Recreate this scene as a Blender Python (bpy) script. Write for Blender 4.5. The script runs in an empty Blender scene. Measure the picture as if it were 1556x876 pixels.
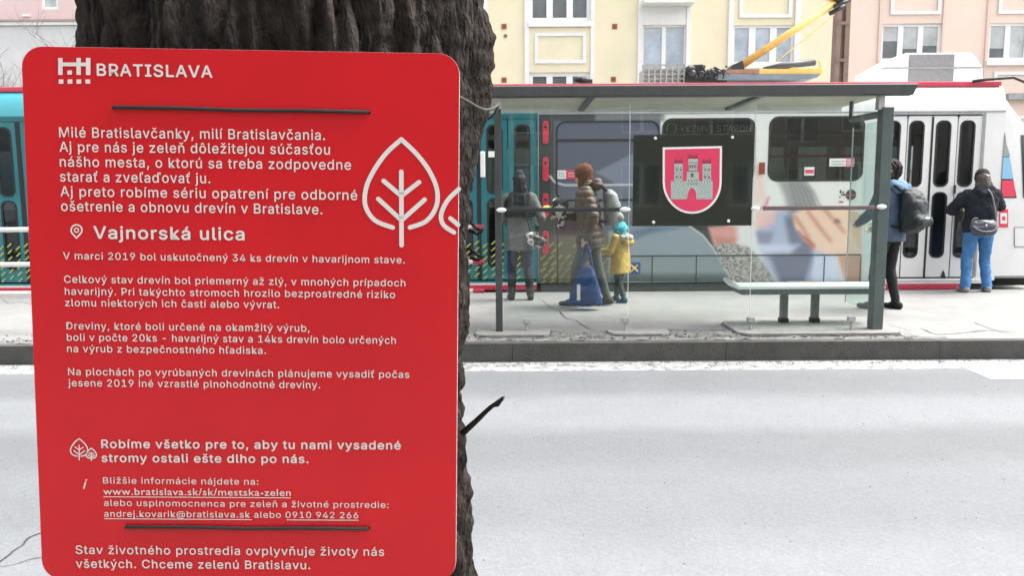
import bpy, bmesh, math, random
import numpy as np
from mathutils import Vector, Matrix, noise as mnoise
random.seed(7); RNG = np.random.RandomState(5)
R_ = math.radians
scene = bpy.context.scene
COL = scene.collection
# ------------------------------------------------------------------ camera
F_PX, PITCH, ROLL, CAM_Z = 1175.0, R_(6.9), R_(0.33), 1.56
cam_data = bpy.data.cameras.new("camera")
cam = bpy.data.objects.new("camera", cam_data); COL.objects.link(cam)
cam_data.sensor_width = 36.0
cam_data.lens = F_PX / 1556 * 36
cam_data.clip_start = 0.05; cam_data.clip_end = 800
CAM_R = Matrix.Rotation(math.pi/2 - PITCH, 3, 'X') @ Matrix.Rotation(-ROLL, 3, 'Z')
cam.matrix_world = Matrix.Translation((0, 0, CAM_Z)) @ CAM_R.to_4x4()
cam_data.dof.use_dof = True
cam_data.dof.focus_distance = 1.25
cam_data.dof.aperture_fstop = 27.19 / 1.0     # about a 1 mm pupil: a phone
cam_data.dof.aperture_fstop = cam_data.lens / 1.0
scene.camera = cam
# ------------------------------------------------------------------ light
SUN_EL, SUN_AZ = R_(58), R_(80)              # azimuth from +Y towards +X
world = bpy.data.worlds.new("World"); scene.world = world; world.use_nodes = True
wn = world.node_tree
bg = wn.nodes["Background"]
sky = wn.nodes.new("ShaderNodeTexSky"); sky.sky_type = 'NISHITA'; sky.sun_disc = False
sky.sun_elevation = SUN_EL; sky.sun_rotation = SUN_AZ
sky.dust_density = 6; sky.air_density = 1.0; sky.ozone_density = 1.0
hsv = wn.nodes.new("ShaderNodeHueSaturation"); hsv.inputs['Saturation'].default_value = 0.22
wn.links.new(sky.outputs[0], hsv.inputs['Color']); wn.links.new(hsv.outputs[0], bg.inputs['Color'])
bg.inputs['Strength'].default_value = 0.15
sd = bpy.data.lights.new("sun", 'SUN'); sd.energy = 0.8; sd.angle = R_(30); sd.color = (1, .96, .9)
sun = bpy.data.objects.new("sun", sd); COL.objects.link(sun)
sdir = Vector((math.sin(SUN_AZ)*math.cos(SUN_EL), math.cos(SUN_AZ)*math.cos(SUN_EL), math.sin(SUN_EL)))
sun.rotation_euler = sdir.to_track_quat('Z', 'Y').to_euler()
scene.view_settings.view_transform = 'Standard'; scene.view_settings.look = 'None'
scene.view_settings.gamma = 1; scene.view_settings.use_curve_mapping = False
scene.view_settings.exposure = 1.85
# ------------------------------------------------------------------ measuring helpers
def ray(u, v):
    return CAM_R @ Vector(((u-778)/F_PX, (438-v)/F_PX, -1.0))
def P(u, v, Y):
    r = ray(u, v); p = r * (Y / r.y); p.z += CAM_Z; return p
def G(u, v, z):
    r = ray(u, v); p = r * ((z - CAM_Z) / r.z); p.z += CAM_Z; return p
# ------------------------------------------------------------------ object helpers
def tag(o, label=None, cat=None, group=None, kind=None):
    if label: o['label'] = label
    if cat: o['category'] = cat
    if group: o['group'] = group
    if kind: o['kind'] = kind
    return o
def thing(name, label, cat, loc=(0, 0, 0), rz=0, group=None):
    o = bpy.data.objects.new(name, None); COL.objects.link(o)
    o.location = loc; o.rotation_euler = (0, 0, rz); o.empty_display_size = .1
    return tag(o, label, cat, group)
def link_mesh(name, me, parent=None, label=None):
    o = bpy.data.objects.new(name, me); COL.objects.link(o)
    if parent is not None: o.parent = parent
    if label: o['label'] = label
    return o
class MB:
    def __init__(s): s.v = []; s.f = []; s.mi = []; s.cur = 0
    def add(s, vs, fs):
        b = len(s.v); s.v.extend([tuple(p) for p in vs])
        for f in fs: s.f.append([b+i for i in f]); s.mi.append(s.cur)
        return s
    def box(s, x0, x1, y0, y1, z0, z1):
        x0, x1 = min(x0, x1), max(x0, x1); y0, y1 = min(y0, y1), max(y0, y1); z0, z1 = min(z0, z1), max(z0, z1)
        vs = [(x0,y0,z0),(x1,y0,z0),(x1,y1,z0),(x0,y1,z0),(x0,y0,z1),(x1,y0,z1),(x1,y1,z1),(x0,y1,z1)]
        return s.add(vs, [(0,3,2,1),(4,5,6,7),(0,1,5,4),(1,2,6,5),(2,3,7,6),(3,0,4,7)])
    def tube(s, pts, r, n=8, cap=True):
        pts = [Vector(p) for p in pts]; m = len(pts)
        rs = r if isinstance(r, (list, tuple)) else [r]*m
        rings = []; up = None
        for i, p in enumerate(pts):
            d = (pts[min(i+1, m-1)] - pts[max(i-1, 0)]).normalized()
            if up is None:
                a = Vector((0, 0, 1)) if abs(d.z) < .9 else Vector((0, 1, 0))
                up = (a - d*a.dot(d)).normalized()
            else:
                up = (up - d*up.dot(d)).normalized()
            w = d.cross(up)
            rings.append([p + (up*math.cos(2*math.pi*k/n) + w*math.sin(2*math.pi*k/n))*rs[i] for k in range(n)])
        vs = [q for rg in rings for q in rg]
        fs = [(i*n+k, i*n+(k+1) % n, (i+1)*n+(k+1) % n, (i+1)*n+k) for i in range(m-1) for k in range(n)]
        if cap: fs += [tuple(range(n))[::-1], tuple((m-1)*n+k for k in range(n))]
        return s.add(vs, fs)
    def prism(s, poly, y0, y1):          # polygon in XZ, extruded along Y
        n = len(poly)
        vs = [(x, y0, z) for x, z in poly] + [(x, y1, z) for x, z in poly]
        fs = [tuple(range(n)), tuple(range(2*n-1, n-1, -1))] + [(i, n+i, n+(i+1) % n, (i+1) % n) for i in range(n)]
        return s.add(vs, fs)
    def ell(s, c, r, nu=12, nv=8):
        vs = []; fs = []
        for j in range(nv+1):
            t = math.pi*j/nv
            for i in range(nu):
                a = 2*math.pi*i/nu
                vs.append((c[0]+r[0]*math.sin(t)*math.cos(a), c[1]+r[1]*math.sin(t)*math.sin(a), c[2]+r[2]*math.cos(t)))
        for j in range(nv):
            for i in range(nu):
                fs.append((j*nu+i, (j+1)*nu+i, (j+1)*nu+(i+1) % nu, j*nu+(i+1) % nu))
        return s.add(vs, fs)
    def mesh(s, name, mats, smooth=False, weld=False):
        me = bpy.data.meshes.new(name); me.from_pydata(s.v, [], s.f)
        for m in (mats if isinstance(mats, (list, tuple)) else [mats]): me.materials.append(m)
        me.polygons.foreach_set('material_index', s.mi)
        bm = bmesh.new(); bm.from_mesh(me)
        bmesh.ops.remove_doubles(bm, verts=bm.verts, dist=1e-5)
        bmesh.ops.recalc_face_normals(bm, faces=bm.faces); bm.to_mesh(me); bm.free()
        if smooth:
            me.polygons.foreach_set('use_smooth', [True]*len(me.polygons))
        me.update(); return me
    def build(s, name, mats, parent=None, label=None, smooth=False, bevel=0):
        o = link_mesh(name, s.mesh(name, mats, smooth), parent, label)
        if smooth == 'auto' or bevel:
            pass
        if bevel:
            b = o.modifiers.new('bevel', 'BEVEL'); b.width = bevel; b.segments = 2; b.limit_method = 'ANGLE'
        return o
def auto_smooth(o, ang=40):
    me = o.data
    me.polygons.foreach_set('use_smooth', [True]*len(me.polygons))
    try: me.set_sharp_from_angle(angle=R_(ang))
    except Exception: pass
    return o
def cr(pts, n=6):                         # Catmull-Rom through points
    pts = [Vector(p) for p in pts]; out = []
    for i in range(len(pts)-1):
        p0 = pts[max(i-1, 0)]; p1 = pts[i]; p2 = pts[i+1]; p3 = pts[min(i+2, len(pts)-1)]
        for k in range(n):
            t = k/n
            out.append(.5*((2*p1) + (p2-p0)*t + (2*p0-5*p1+4*p2-p3)*t*t + (3*p1-p0-3*p2+p3)*t**3))
    out.append(pts[-1]); return out
def rr(x0, z0, x1, z1, r, n=5):           # rounded rectangle, counter-clockwise
    r = min(r, abs(x1-x0)/2*.999, abs(z1-z0)/2*.999); out = []
    for cx, cz, a0 in ((x1-r, z0+r, -90), (x1-r, z1-r, 0), (x0+r, z1-r, 90), (x0+r, z0+r, 180)):
        for k in range(n+1):
            a = R_(a0+90*k/n); out.append((cx+r*math.cos(a), cz+r*math.sin(a)))
    return out
def plate_mesh(name, outers, holes, thick, m):   # 2-D shape with holes; local x, y, extruded along z from 0 to thick
    c = bpy.data.curves.new('tmp', 'CURVE'); c.dimensions = '2D'; c.fill_mode = 'BOTH' if thick else 'BOTH'
    c.extrude = thick/2
    for poly in list(outers)+list(holes):
        sp = c.splines.new('POLY'); sp.points.add(len(poly)-1)
        for i, (x, y) in enumerate(poly): sp.points[i].co = (x, y, 0, 1)
        sp.use_cyclic_u = True
    o = bpy.data.objects.new('tmp', c); COL.objects.link(o)
    dg = bpy.context.evaluated_depsgraph_get(); dg.update()
    me = bpy.data.meshes.new_from_object(o.evaluated_get(dg)); bpy.data.objects.remove(o); bpy.data.curves.remove(c)
    me.name = name
    me.materials.clear(); me.materials.append(m)
    for v in me.vertices: v.co.z += thick/2
    return me
def wall_plate(name, outers, holes, Y, thick, m, parent=None, label=None):
    """upright plate in XZ whose front (towards the camera) is at Y"""
    me = plate_mesh(name, outers, holes, thick, m)
    for v in me.vertices: v.co = Vector((v.co.x, Y + thick - v.co.z, v.co.y))
    bm = bmesh.new(); bm.from_mesh(me); bmesh.ops.remove_doubles(bm, verts=bm.verts, dist=1e-5)
    bmesh.ops.recalc_face_normals(bm, faces=bm.faces); bm.to_mesh(me); bm.free()
    return link_mesh(name, me, parent, label)
# ------------------------------------------------------------------ materials
def mat(name, col, rough=.6, var=.0, vscale=6, bump=.0, bscale=40, metal=0, spec=.5, col2=None, coat=0, stretch=None, trans=0, emit=None, estr=1, hard=None):
    m = bpy.data.materials.new(name); m.use_nodes = True; nt = m.node_tree; N = nt.nodes; L = nt.links
    b = N['Principled BSDF']; b.inputs['Roughness'].default_value = rough
    b.inputs['Metallic'].default_value = metal; b.inputs['Specular IOR Level'].default_value = spec
    b.inputs['Coat Weight'].default_value = coat
    c = (*col, 1); b.inputs['Base Color'].default_value = c
    tc = N.new('ShaderNodeTexCoord'); mp = N.new('ShaderNodeMapping'); L.new(tc.outputs['Object'], mp.inputs[0])
    if stretch: mp.inputs['Scale'].default_value = stretch
    if var or col2:
        n = N.new('ShaderNodeTexNoise'); n.inputs['Scale'].default_value = vscale; n.inputs['Detail'].default_value = 5
        n.inputs['Roughness'].default_value = .65
        L.new(mp.outputs[0], n.inputs['Vector'])
        r = N.new('ShaderNodeValToRGB'); L.new(n.outputs['Fac'], r.inputs[0])
        r.color_ramp.elements[0].position = .3 if hard is None else hard-.02; r.color_ramp.elements[1].position = .7 if hard is None else hard+.02
        if col2: a, d = col, col2
        else: a = tuple(x*(1-var) for x in col); d = tuple(min(1, x*(1+var)) for x in col)
        r.color_ramp.elements[0].color = (*a, 1); r.color_ramp.elements[1].color = (*d, 1)
        L.new(r.outputs[0], b.inputs['Base Color'])
    if bump:
        n2 = N.new('ShaderNodeTexNoise'); n2.inputs['Scale'].default_value = bscale; n2.inputs['Detail'].default_value = 6
        L.new(mp.outputs[0], n2.inputs['Vector'])
        bp = N.new('ShaderNodeBump'); bp.inputs['Strength'].default_value = bump; bp.inputs['Distance'].default_value = .02
        L.new(n2.outputs['Fac'], bp.inputs['Height']); L.new(bp.outputs[0], b.inputs['Normal'])
    if emit:
        b.inputs['Emission Color'].default_value = (*emit, 1); b.inputs['Emission Strength'].default_value = estr
    return m
def glass(name, tint=(.9, .95, .93), refl=1.0, rough=.0, dark=0.0, ior=1.5):
    m = bpy.data.materials.new(name); m.use_nodes = True; nt = m.node_tree; N = nt.nodes; L = nt.links
    N.remove(N['Principled BSDF']); out = N['Material Output']
    t = N.new('ShaderNodeBsdfTransparent'); t.inputs[0].default_value = (*tint, 1)
    g = N.new('ShaderNodeBsdfGlossy'); g.inputs['Roughness'].default_value = rough; g.inputs[0].default_value = (refl,)*3+(1,)
    fr = N.new('ShaderNodeFresnel'); fr.inputs[0].default_value = ior
    ge = N.new('ShaderNodeNewGeometry'); fm = N.new('ShaderNodeMath'); fm.operation = 'MULTIPLY_ADD'; L.new(ge.outputs['Backfacing'], fm.inputs[0]); fm.inputs[1].default_value = -1; fm.inputs[2].default_value = 1
    f2 = N.new('ShaderNodeMath'); f2.operation = 'MULTIPLY'; L.new(fm.outputs[0], f2.inputs[0]); L.new(fr.outputs[0], f2.inputs[1])   # one reflection per pane, at its outer face
    mx = N.new('ShaderNodeMixShader'); L.new(f2.outputs[0], mx.inputs[0]); L.new(t.outputs[0], mx.inputs[1]); L.new(g.outputs[0], mx.inputs[2])
    last = mx
    if dark:
        d = N.new('ShaderNodeBsdfDiffuse'); d.inputs[0].default_value = (.35, .37, .36, 1)
        nz = N.new('ShaderNodeTexNoise'); nz.inputs['Scale'].default_value = 3
        tc = N.new('ShaderNodeTexCoord'); L.new(tc.outputs['Object'], nz.inputs[0])
        ml = N.new('ShaderNodeMath'); ml.operation = 'MULTIPLY'; ml.inputs[1].default_value = dark*2; L.new(nz.outputs[0], ml.inputs[0])
        m2 = N.new('ShaderNodeMixShader'); L.new(ml.outputs[0], m2.inputs[0]); L.new(mx.outputs[0], m2.inputs[1]); L.new(d.outputs[0], m2.inputs[2])
        last = m2
    L.new(last.outputs[0], out.inputs[0]); return m
def vcol_mat(name, rough=.45):
    m = mat(name, (.5, .5, .5), rough); nt = m.node_tree
    a = nt.nodes.new('ShaderNodeVertexColor'); a.layer_name = 'Col'
    nt.links.new(a.outputs[0], nt.nodes['Principled BSDF'].inputs['Base Color']); return m
def S(r, g, b):                           # sRGB 0-255 -> linear
    return tuple((x/255/12.92 if x/255 <= .04045 else ((x/255+.055)/1.055)**2.4) for x in (r, g, b))
M = dict(
    concrete=mat('concrete', (.33, .32, .31), .9, .18, 3, .3, 60),
    kerb=mat('kerb_stone', (.058, .057, .054), .85, .25, 5, .5, 70),
    pad=mat('pad_concrete', (.22, .215, .205), .9, .2, 7, .4, 60),
    white_line=mat('road_paint', (.48, .48, .47), .7, .12, 12, .2, 90),
    steel=mat('dark_grey_steel', (.045, .05, .05), .4, .15, 8),
    steel_green=mat('green_grey_steel', (.07, .095, .09), .4, .15, 8),
    alu=mat('brushed_aluminium', (.55, .56, .56), .35, .1, 10, metal=.8),
    white=mat('white_paint', (.72, .72, .71), .35, .06, 2, coat=.3),
    rail_white=mat('white_rail_paint', (.75, .75, .73), .4, .08, 9),
    red=mat('red_paint', (.55, .03, .06), .35, .1, 6),
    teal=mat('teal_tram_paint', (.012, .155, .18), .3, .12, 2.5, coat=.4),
    teal_sky_sheen=mat('teal_paint_sky_sheen', (.06, .36, .42), .3, .1, 2.5, coat=.4),  # paler copy of the teal: sky reflection on the curved roof put into the colour
    grey_paint=mat('grey_wrap', (.09, .095, .10), .35, .1, 3, coat=.3),
    rubber=mat('black_rubber', (.012, .013, .014), .6),
    black=mat('black_metal', (.018, .02, .022), .5, .2, 10),
    roof_grey=mat('roof_grey', (.3, .31, .32), .7, .2, 4),
    under=mat('underframe_dark', (.03, .035, .033), .7, .2, 5),
    yellow_metal=mat('yellow_pantograph_paint', (.75, .45, .12), .45, .12, 9),
    print_white=mat('white_print', (.78, .77, .74), .5),
    clear=glass('shelter_glass', (.92, .955, .94), dark=.006, refl=1.0),
    side_glass=glass('tinted_side_glass', (.86, .94, .92), dark=.02, refl=.9, ior=1.45),
    tram_glass=glass('tram_window_glass', (.56, .62, .64)),
)
# ================================================================== GROUND
ROAD_Z, PLAT_Z = 0.0, .175
KERB_Y = 7.11
def grid_sheet(name, x0, x1, y0, y1, z, nx, ny, m, kind='structure', fn=None):
    vs = [(x0+(x1-x0)*i/nx, y0+(y1-y0)*j/ny, 0) for j in range(ny+1) for i in range(nx+1)]
    vs = [(x, y, z + (fn(x, y) if fn else 0)) for x, y, _ in vs]
    fs = [(j*(nx+1)+i, j*(nx+1)+i+1, (j+1)*(nx+1)+i+1, (j+1)*(nx+1)+i) for j in range(ny) for i in range(nx)]
    me = bpy.data.meshes.new(name); me.from_pydata(vs, [], fs); me.materials.append(m)
    me.polygons.foreach_set('use_smooth', [True]*len(me.polygons))
    o = link_mesh(name, me); o['kind'] = kind; return o
def asphalt():
    m = bpy.data.materials.new('road_asphalt'); m.use_nodes = True; nt = m.node_tree; N = nt.nodes; L = nt.links
    b = N['Principled BSDF']; b.inputs['Roughness'].default_value = .75; b.inputs['Specular IOR Level'].default_value = .4
    tc = N.new('ShaderNodeTexCoord')
    sx = N.new('ShaderNodeSeparateXYZ'); L.new(tc.outputs['Object'], sx.inputs[0])
    wob = N.new('ShaderNodeTexNoise'); wob.inputs['Scale'].default_value = .8; wob.inputs['Detail'].default_value = 4; L.new(tc.outputs['Object'], wob.inputs[0])
    w1 = N.new('ShaderNodeMath'); w1.operation = 'MULTIPLY_ADD'; w1.inputs[1].default_value = .5; L.new(wob.outputs[0], w1.inputs[0]); L.new(sx.outputs['Y'], w1.inputs[2])
    # wear bands along the driving direction (polished wheel tracks are smoother and darker)
    mr = N.new('ShaderNodeMapRange'); mr.inputs[1].default_value = 2.25; mr.inputs[2].default_value = 7.45; L.new(w1.outputs[0], mr.inputs[0])
    rp = N.new('ShaderNodeValToRGB'); L.new(mr.outputs[0], rp.inputs[0]); cr_ = rp.color_ramp
    stops = [(0, .205), (.22, .205), (.30, .17), (.42, .17), (.47, .15), (.55, .15), (.60, .20), (.72, .20), (.77, .155), (.86, .155), (.92, .19), (1, .2)]
    cr_.elements[0].position = 0; cr_.elements[1].position = 1
    for i, (p, c) in enumerate(stops[1:-1]): cr_.elements.new(p)
    for e, (p, c) in zip(cr_.elements, stops): e.position = p; e.color = (c*.80, c*.84, c*.88, 1)
    g = N.new('ShaderNodeTexVoronoi'); g.inputs['Scale'].default_value = 75; L.new(tc.outputs['Object'], g.inputs[0])
    gr = N.new('ShaderNodeValToRGB'); L.new(g.outputs['Color'], gr.inputs[0])
    gr.color_ramp.elements[0].position = .15; gr.color_ramp.elements[0].color = (.85, .85, .85, 1)
    gr.color_ramp.elements[1].position = .95; gr.color_ramp.elements[1].color = (1.18, 1.18, 1.18, 1)
    mx = N.new('ShaderNodeMix'); mx.data_type = 'RGBA'; mx.blend_type = 'MULTIPLY'; mx.inputs[0].default_value = .55
    L.new(rp.outputs[0], mx.inputs[6]); L.new(gr.outputs[0], mx.inputs[7])
    n3 = N.new('ShaderNodeTexNoise'); n3.inputs['Scale'].default_value = 2.3; n3.inputs['Detail'].default_value = 8; n3.inputs['Roughness'].default_value = .7; L.new(tc.outputs['Object'], n3.inputs[0])
    r3 = N.new('ShaderNodeValToRGB'); L.new(n3.outputs[0], r3.inputs[0]); r3.color_ramp.elements[0].position = .3; r3.color_ramp.elements[0].color = (.93, .93, .93, 1); r3.color_ramp.elements[1].position = .7; r3.color_ramp.elements[1].color = (1.06, 1.06, 1.06, 1)
    m2 = N.new('ShaderNodeMix'); m2.data_type = 'RGBA'; m2.blend_type = 'MULTIPLY'; m2.inputs[0].default_value = 1
    L.new(mx.outputs[2], m2.inputs[6]); L.new(r3.outputs[0], m2.inputs[7]); L.new(m2.outputs[2], b.inputs['Base Color'])
    bp = N.new('ShaderNodeBump'); bp.inputs['Strength'].default_value = .3; bp.inputs['Distance'].default_value = .005
    L.new(g.outputs['Distance'], bp.inputs['Height']); L.new(bp.outputs[0], b.inputs['Normal'])
    return m
def rough_ground(name, c0, c1, sc=2.0, bump=.5, speck=90):
    m = mat(name, c0, .9, col2=c1, vscale=sc, bump=bump, bscale=speck)
    return m
M['asphalt'] = asphalt()
M['platform'] = rough_ground('platform_asphalt', (.19, .19, .185), (.245, .24, .232), 2.2, .3, 80)
M['rubble'] = rough_ground('crumbled_asphalt', (.11, .107, .10), (.19, .185, .175), 14, .7, 50)
M['dirt'] = rough_ground('dirt', (.10, .085, .07), (.2, .18, .15), 9, 1.0, 60)
M['far_ground'] = rough_ground('far_ground_asphalt', (.2, .2, .2), (.27, .27, .265), .8, .3, 50)
base = grid_sheet('ground', -300, 300, -300, 300, -.012, 1, 1, M['far_ground'])
road = grid_sheet('road', -60, 60, 2.25, KERB_Y, ROAD_Z, 60, 4, M['asphalt'])
# platform: deck sheet + kerb stones
deck = MB(); deck.box(-60, 60, KERB_Y+.115, 10.93, .02, PLAT_Z); deck = deck.build('platform', M['platform']); deck['kind'] = 'structure'
kerb = tag(bpy.data.objects.new('kerb', None), kind='structure'); COL.objects.link(kerb)
x = -24.0; i = 0; kmesh = None
kb = MB(); kb.box(0, 1.997, KERB_Y, KERB_Y+.11, -.01, PLAT_Z+.004)
km = kb.mesh('kerb_stone', M['kerb'])
for i in range(24):
    k = link_mesh('kerb_stone', km, kerb); k.location = (x, RNG.uniform(-.002, .002), RNG.uniform(-.002, .001)); x += 2.0
    bv = k.modifiers.new('bevel', 'BEVEL'); bv.width = .003; bv.segments = 2
# near pavement with its own kerb and the tree pit
np_ = MB(); np_.box(-60, 60, -6, 2.12, .0, .13); o = np_.build('pavement', M['platform']); o['kind'] = 'structure'
nk = MB(); nk.box(-60, 60, 2.125, 2.24, -.01, .134); o = nk.build('near_kerb', M['kerb']); o['kind'] = 'structure'
pit = MB()
n = 40; pv = [(-.33+.62*math.cos(2*math.pi*k/n)*(1+.08*math.sin(5*k)), 1.12+.62*math.sin(2*math.pi*k/n)*(1+.08*math.cos(3*k)), .135) for k in range(n)]
pit.add(pv+[(-.33, 1.12, .17)], [(k, (k+1) % n, n) for k in range(n)])
o = pit.build('soil', M['dirt']); o['kind'] = 'structure'
# worn line of dust/paint along the kerb and the white marking at the right
def strip(name, poly, z, m, kind='structure'):
    me = bpy.data.meshes.new(name); me.from_pydata([(x, y, z) for x, y in poly], [], [tuple(range(len(poly)))])
    me.materials.append(m); o = link_mesh(name, me); o['kind'] = kind; return o
def noisy_paint():
    m = mat('worn_white_paint', (.30, .30, .295), .8, .1, 20); nt = m.node_tree; N = nt.nodes; L = nt.links
    b = N['Principled BSDF']; tc = N.new('ShaderNodeTexCoord'); n = N.new('ShaderNodeTexNoise'); n.inputs['Scale'].default_value = 9; n.inputs['Detail'].default_value = 9; n.inputs['Roughness'].default_value = .75
    L.new(tc.outputs['Object'], n.inputs[0]); r = N.new('ShaderNodeValToRGB'); r.color_ramp.elements[0].position = .36; r.color_ramp.elements[1].position = .5
    L.new(n.outputs[0], r.inputs[0]); L.new(r.outputs[0], b.inputs['Alpha']); return m
M['worn'] = noisy_paint()
yl = [(x/2-30, KERB_Y-.04-.025*mnoise.noise(Vector((x*.9, 3, 0)))) for x in range(120)]
yb = [(x/2-30, 6.72-.03*mnoise.noise(Vector((x*.7, 9, 0)))) for x in range(119, -1, -1)]
strip('edge_line', yb[::-1]+yl[::-1], .0015, M['worn'])
a = G(1448, 553, 0); b_ = G(1506, 577, 0); c_ = G(1600, 571, 0); d_ = G(1700, 551, 0)
strip('road_marking', [(a.x, a.y), (b_.x, b_.y), (c_.x+1.5, b_.y+.05), (d_.x+1.5, a.y)], .003, M['white_line'])
# dark crevices: thin flat strips, dark in colour, laid just above road and platform
M['crack'] = mat('crack_dark', (.03, .028, .026), .95)
def crack(pts, w, z, name='crack'):
    pts = [Vector((p[0], p[1], 0)) for p in pts]; L = []; Rr = []
    pp = cr(pts, 6)
    for i, p in enumerate(pp):
        d = (pp[min(i+1, len(pp)-1)]-pp[max(i-1, 0)]).normalized(); nrm = Vector((-d.y, d.x, 0))
        ww = w*(.35+.9*abs(mnoise.noise(p*9.0)))*(1 if 2 < i < len(pp)-3 else .3)
        j = nrm*mnoise.noise(p*14+Vector((5, 5, 5)))*w*1.8
        L.append(p+j+nrm*ww); Rr.append(p+j-nrm*ww)
    vs = [(q.x, q.y, z) for q in L]+[(q.x, q.y, z) for q in Rr]; n = len(L)
    me = bpy.data.meshes.new(name); me.from_pydata(vs, [], [(i, i+1, n+i+1, n+i) for i in range(n-1)]); me.materials.append(M['crack'])
    o = link_mesh(name, me); o['kind'] = 'structure'
def gp(l, z): return [(G(u, v, z).x, G(u, v, z).y) for u, v in l]
crack(gp([(-40, 878), (0, 856), (20, 840), (38, 825), (60, 812), (110, 800), (200, 800)], 0), .010, .003)
crack(gp([(-40, 862), (10, 862), (55, 850), (120, 846)], 0), .003, .003)
crack(gp([(817, 452), (835, 466), (848, 473), (860, 484), (875, 488), (890, 498), (905, 503)], PLAT_Z), .011, PLAT_Z+.003)
crack(gp([(835, 466), (852, 463), (870, 468)], PLAT_Z), .006, PLAT_Z+.003)
crack(gp([(0, 452), (14, 462), (30, 459), (60, 466)], PLAT_Z), .008, PLAT_Z+.003)
crack(gp([(1345, 492), (1372, 500), (1395, 506)], PLAT_Z), .006, PLAT_Z+.003)
crack(gp([(1470, 487), (1505, 500), (1530, 508), (1556, 512)], PLAT_Z), .007, PLAT_Z+.003)
crack(gp([(1395, 498), (1420, 508), (1450, 508), (1500, 503), (1556, 507)], PLAT_Z), .013, PLAT_Z+.003)
# concrete pads under the shelter posts
def pad(u0, u1, y0, y1, seed):
    xa, xb = G(u0, 508, PLAT_Z).x, G(u1, 508, PLAT_Z).x
    rnd = random.Random(seed); pts = []
    outline = rr(xa, y0, xb, y1, .12, 4)
    for i, (px, py) in enumerate(outline): pts.append((px+rnd.uniform(-.015, .015), py+rnd.uniform(-.012, .012)))
    mb = MB(); n = len(pts)
    mb.add([(x, y, .1) for x, y in pts]+[(x, y, PLAT_Z+.028) for x, y in pts], [tuple(range(n, 2*n))]+[(i, (i+1) % n, n+(i+1) % n, n+i) for i in range(n)])
    o = mb.build('concrete_pad', M['pad'], bevel=.006); o['kind'] = 'structure'
    mb = MB(); cx, cy = (xa+xb)/2, (y0+y1)/2
    q = [(cx+(x-cx)*1.012+rnd.uniform(0, .01), cy+(y-cy)*1.10-.01) for x, y in pts]
    mb.add([(x, y, PLAT_Z+.002) for x, y in q], [tuple(range(n))]); o = mb.build('pad_gap', M['crack']); o['kind'] = 'structure'
pad(724, 836, 7.42, 7.86, 1); pad(925, 1016, 7.44, 7.80, 2); pad(1118, 1368, 7.42, 8.2, 3)
# crumbled asphalt strip between pads and kerb: thin uneven sheet + loose stones
def rub(x, y):
    return .006+.012*mnoise.fractal(Vector((x*7, y*9, 0)), 1, 2, 4)
def rub_strip(x0, x1, y0, y1):
    return grid_sheet('crumbled_asphalt', x0, x1, y0, y1, PLAT_Z-.002, int((x1-x0)*40), max(4, int((y1-y0)*40)), M['rubble'], 'structure', rub)
rub_strip(-8, G(1425, 510, PLAT_Z).x, KERB_Y+.11, 7.38)
rub_strip(G(838, 505, PLAT_Z).x, G(924, 505, PLAT_Z).x, 7.40, 7.72); rub_strip(G(1018, 505, PLAT_Z).x, G(1116, 505, PLAT_Z).x, 7.40, 7.8)
st = MB(); rnd = random.Random(3)
def stone(mb, x, y, z, r):
    vs = []
    for sx_ in (-1, 1):
        for sy_ in (-1, 1):
            for sz_ in (-1, 1): vs.append((x+sx_*r*rnd.uniform(.5, 1), y+sy_*r*rnd.uniform(.5, 1), z+sz_*r*rnd.uniform(.3, .6)))
    mb.add(vs, [(0, 1, 3, 2), (4, 6, 7, 5), (0, 4, 5, 1), (2, 3, 7, 6), (0, 2, 6, 4), (1, 5, 7, 3)])
for i in range(900):
    x = rnd.uniform(-6, 3.9); y = KERB_Y+.13+abs(rnd.gauss(0, .22))
    if y > 7.95: continue
    stone(st, x, y, PLAT_Z+.014, rnd.choice([.004, .006, .008, .012])*rnd.uniform(.7, 1.3))
o = st.build('loose_stones', M['rubble']); o['kind'] = 'stuff'
st = MB()
for i in range(700):
    x = rnd.uniform(-6, 9); y = KERB_Y-.02-abs(rnd.gauss(0, .1)); stone(st, x, y, .005, rnd.uniform(.003, .008))
for i in range(260):
    stone(st, rnd.uniform(-3, 5), rnd.uniform(2.4, 6.4), .002, rnd.uniform(.002, .004))
o = st.build('road_grit', M['rubble']); o['kind'] = 'stuff'
# track bed, rails and the far roadway behind the tram
tb = MB(); tb.box(-60, 60, 10.935, 14.6, -.006, .03); o = tb.build('track_bed', M['far_ground']); o['kind'] = 'structure'
for yy in (11.75, 12.75):
    t = MB(); t.box(-60, 60, yy-.035, yy+.035, .03, .05); o = t.build('tram_rail', M['alu']); o['kind'] = 'structure'
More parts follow.
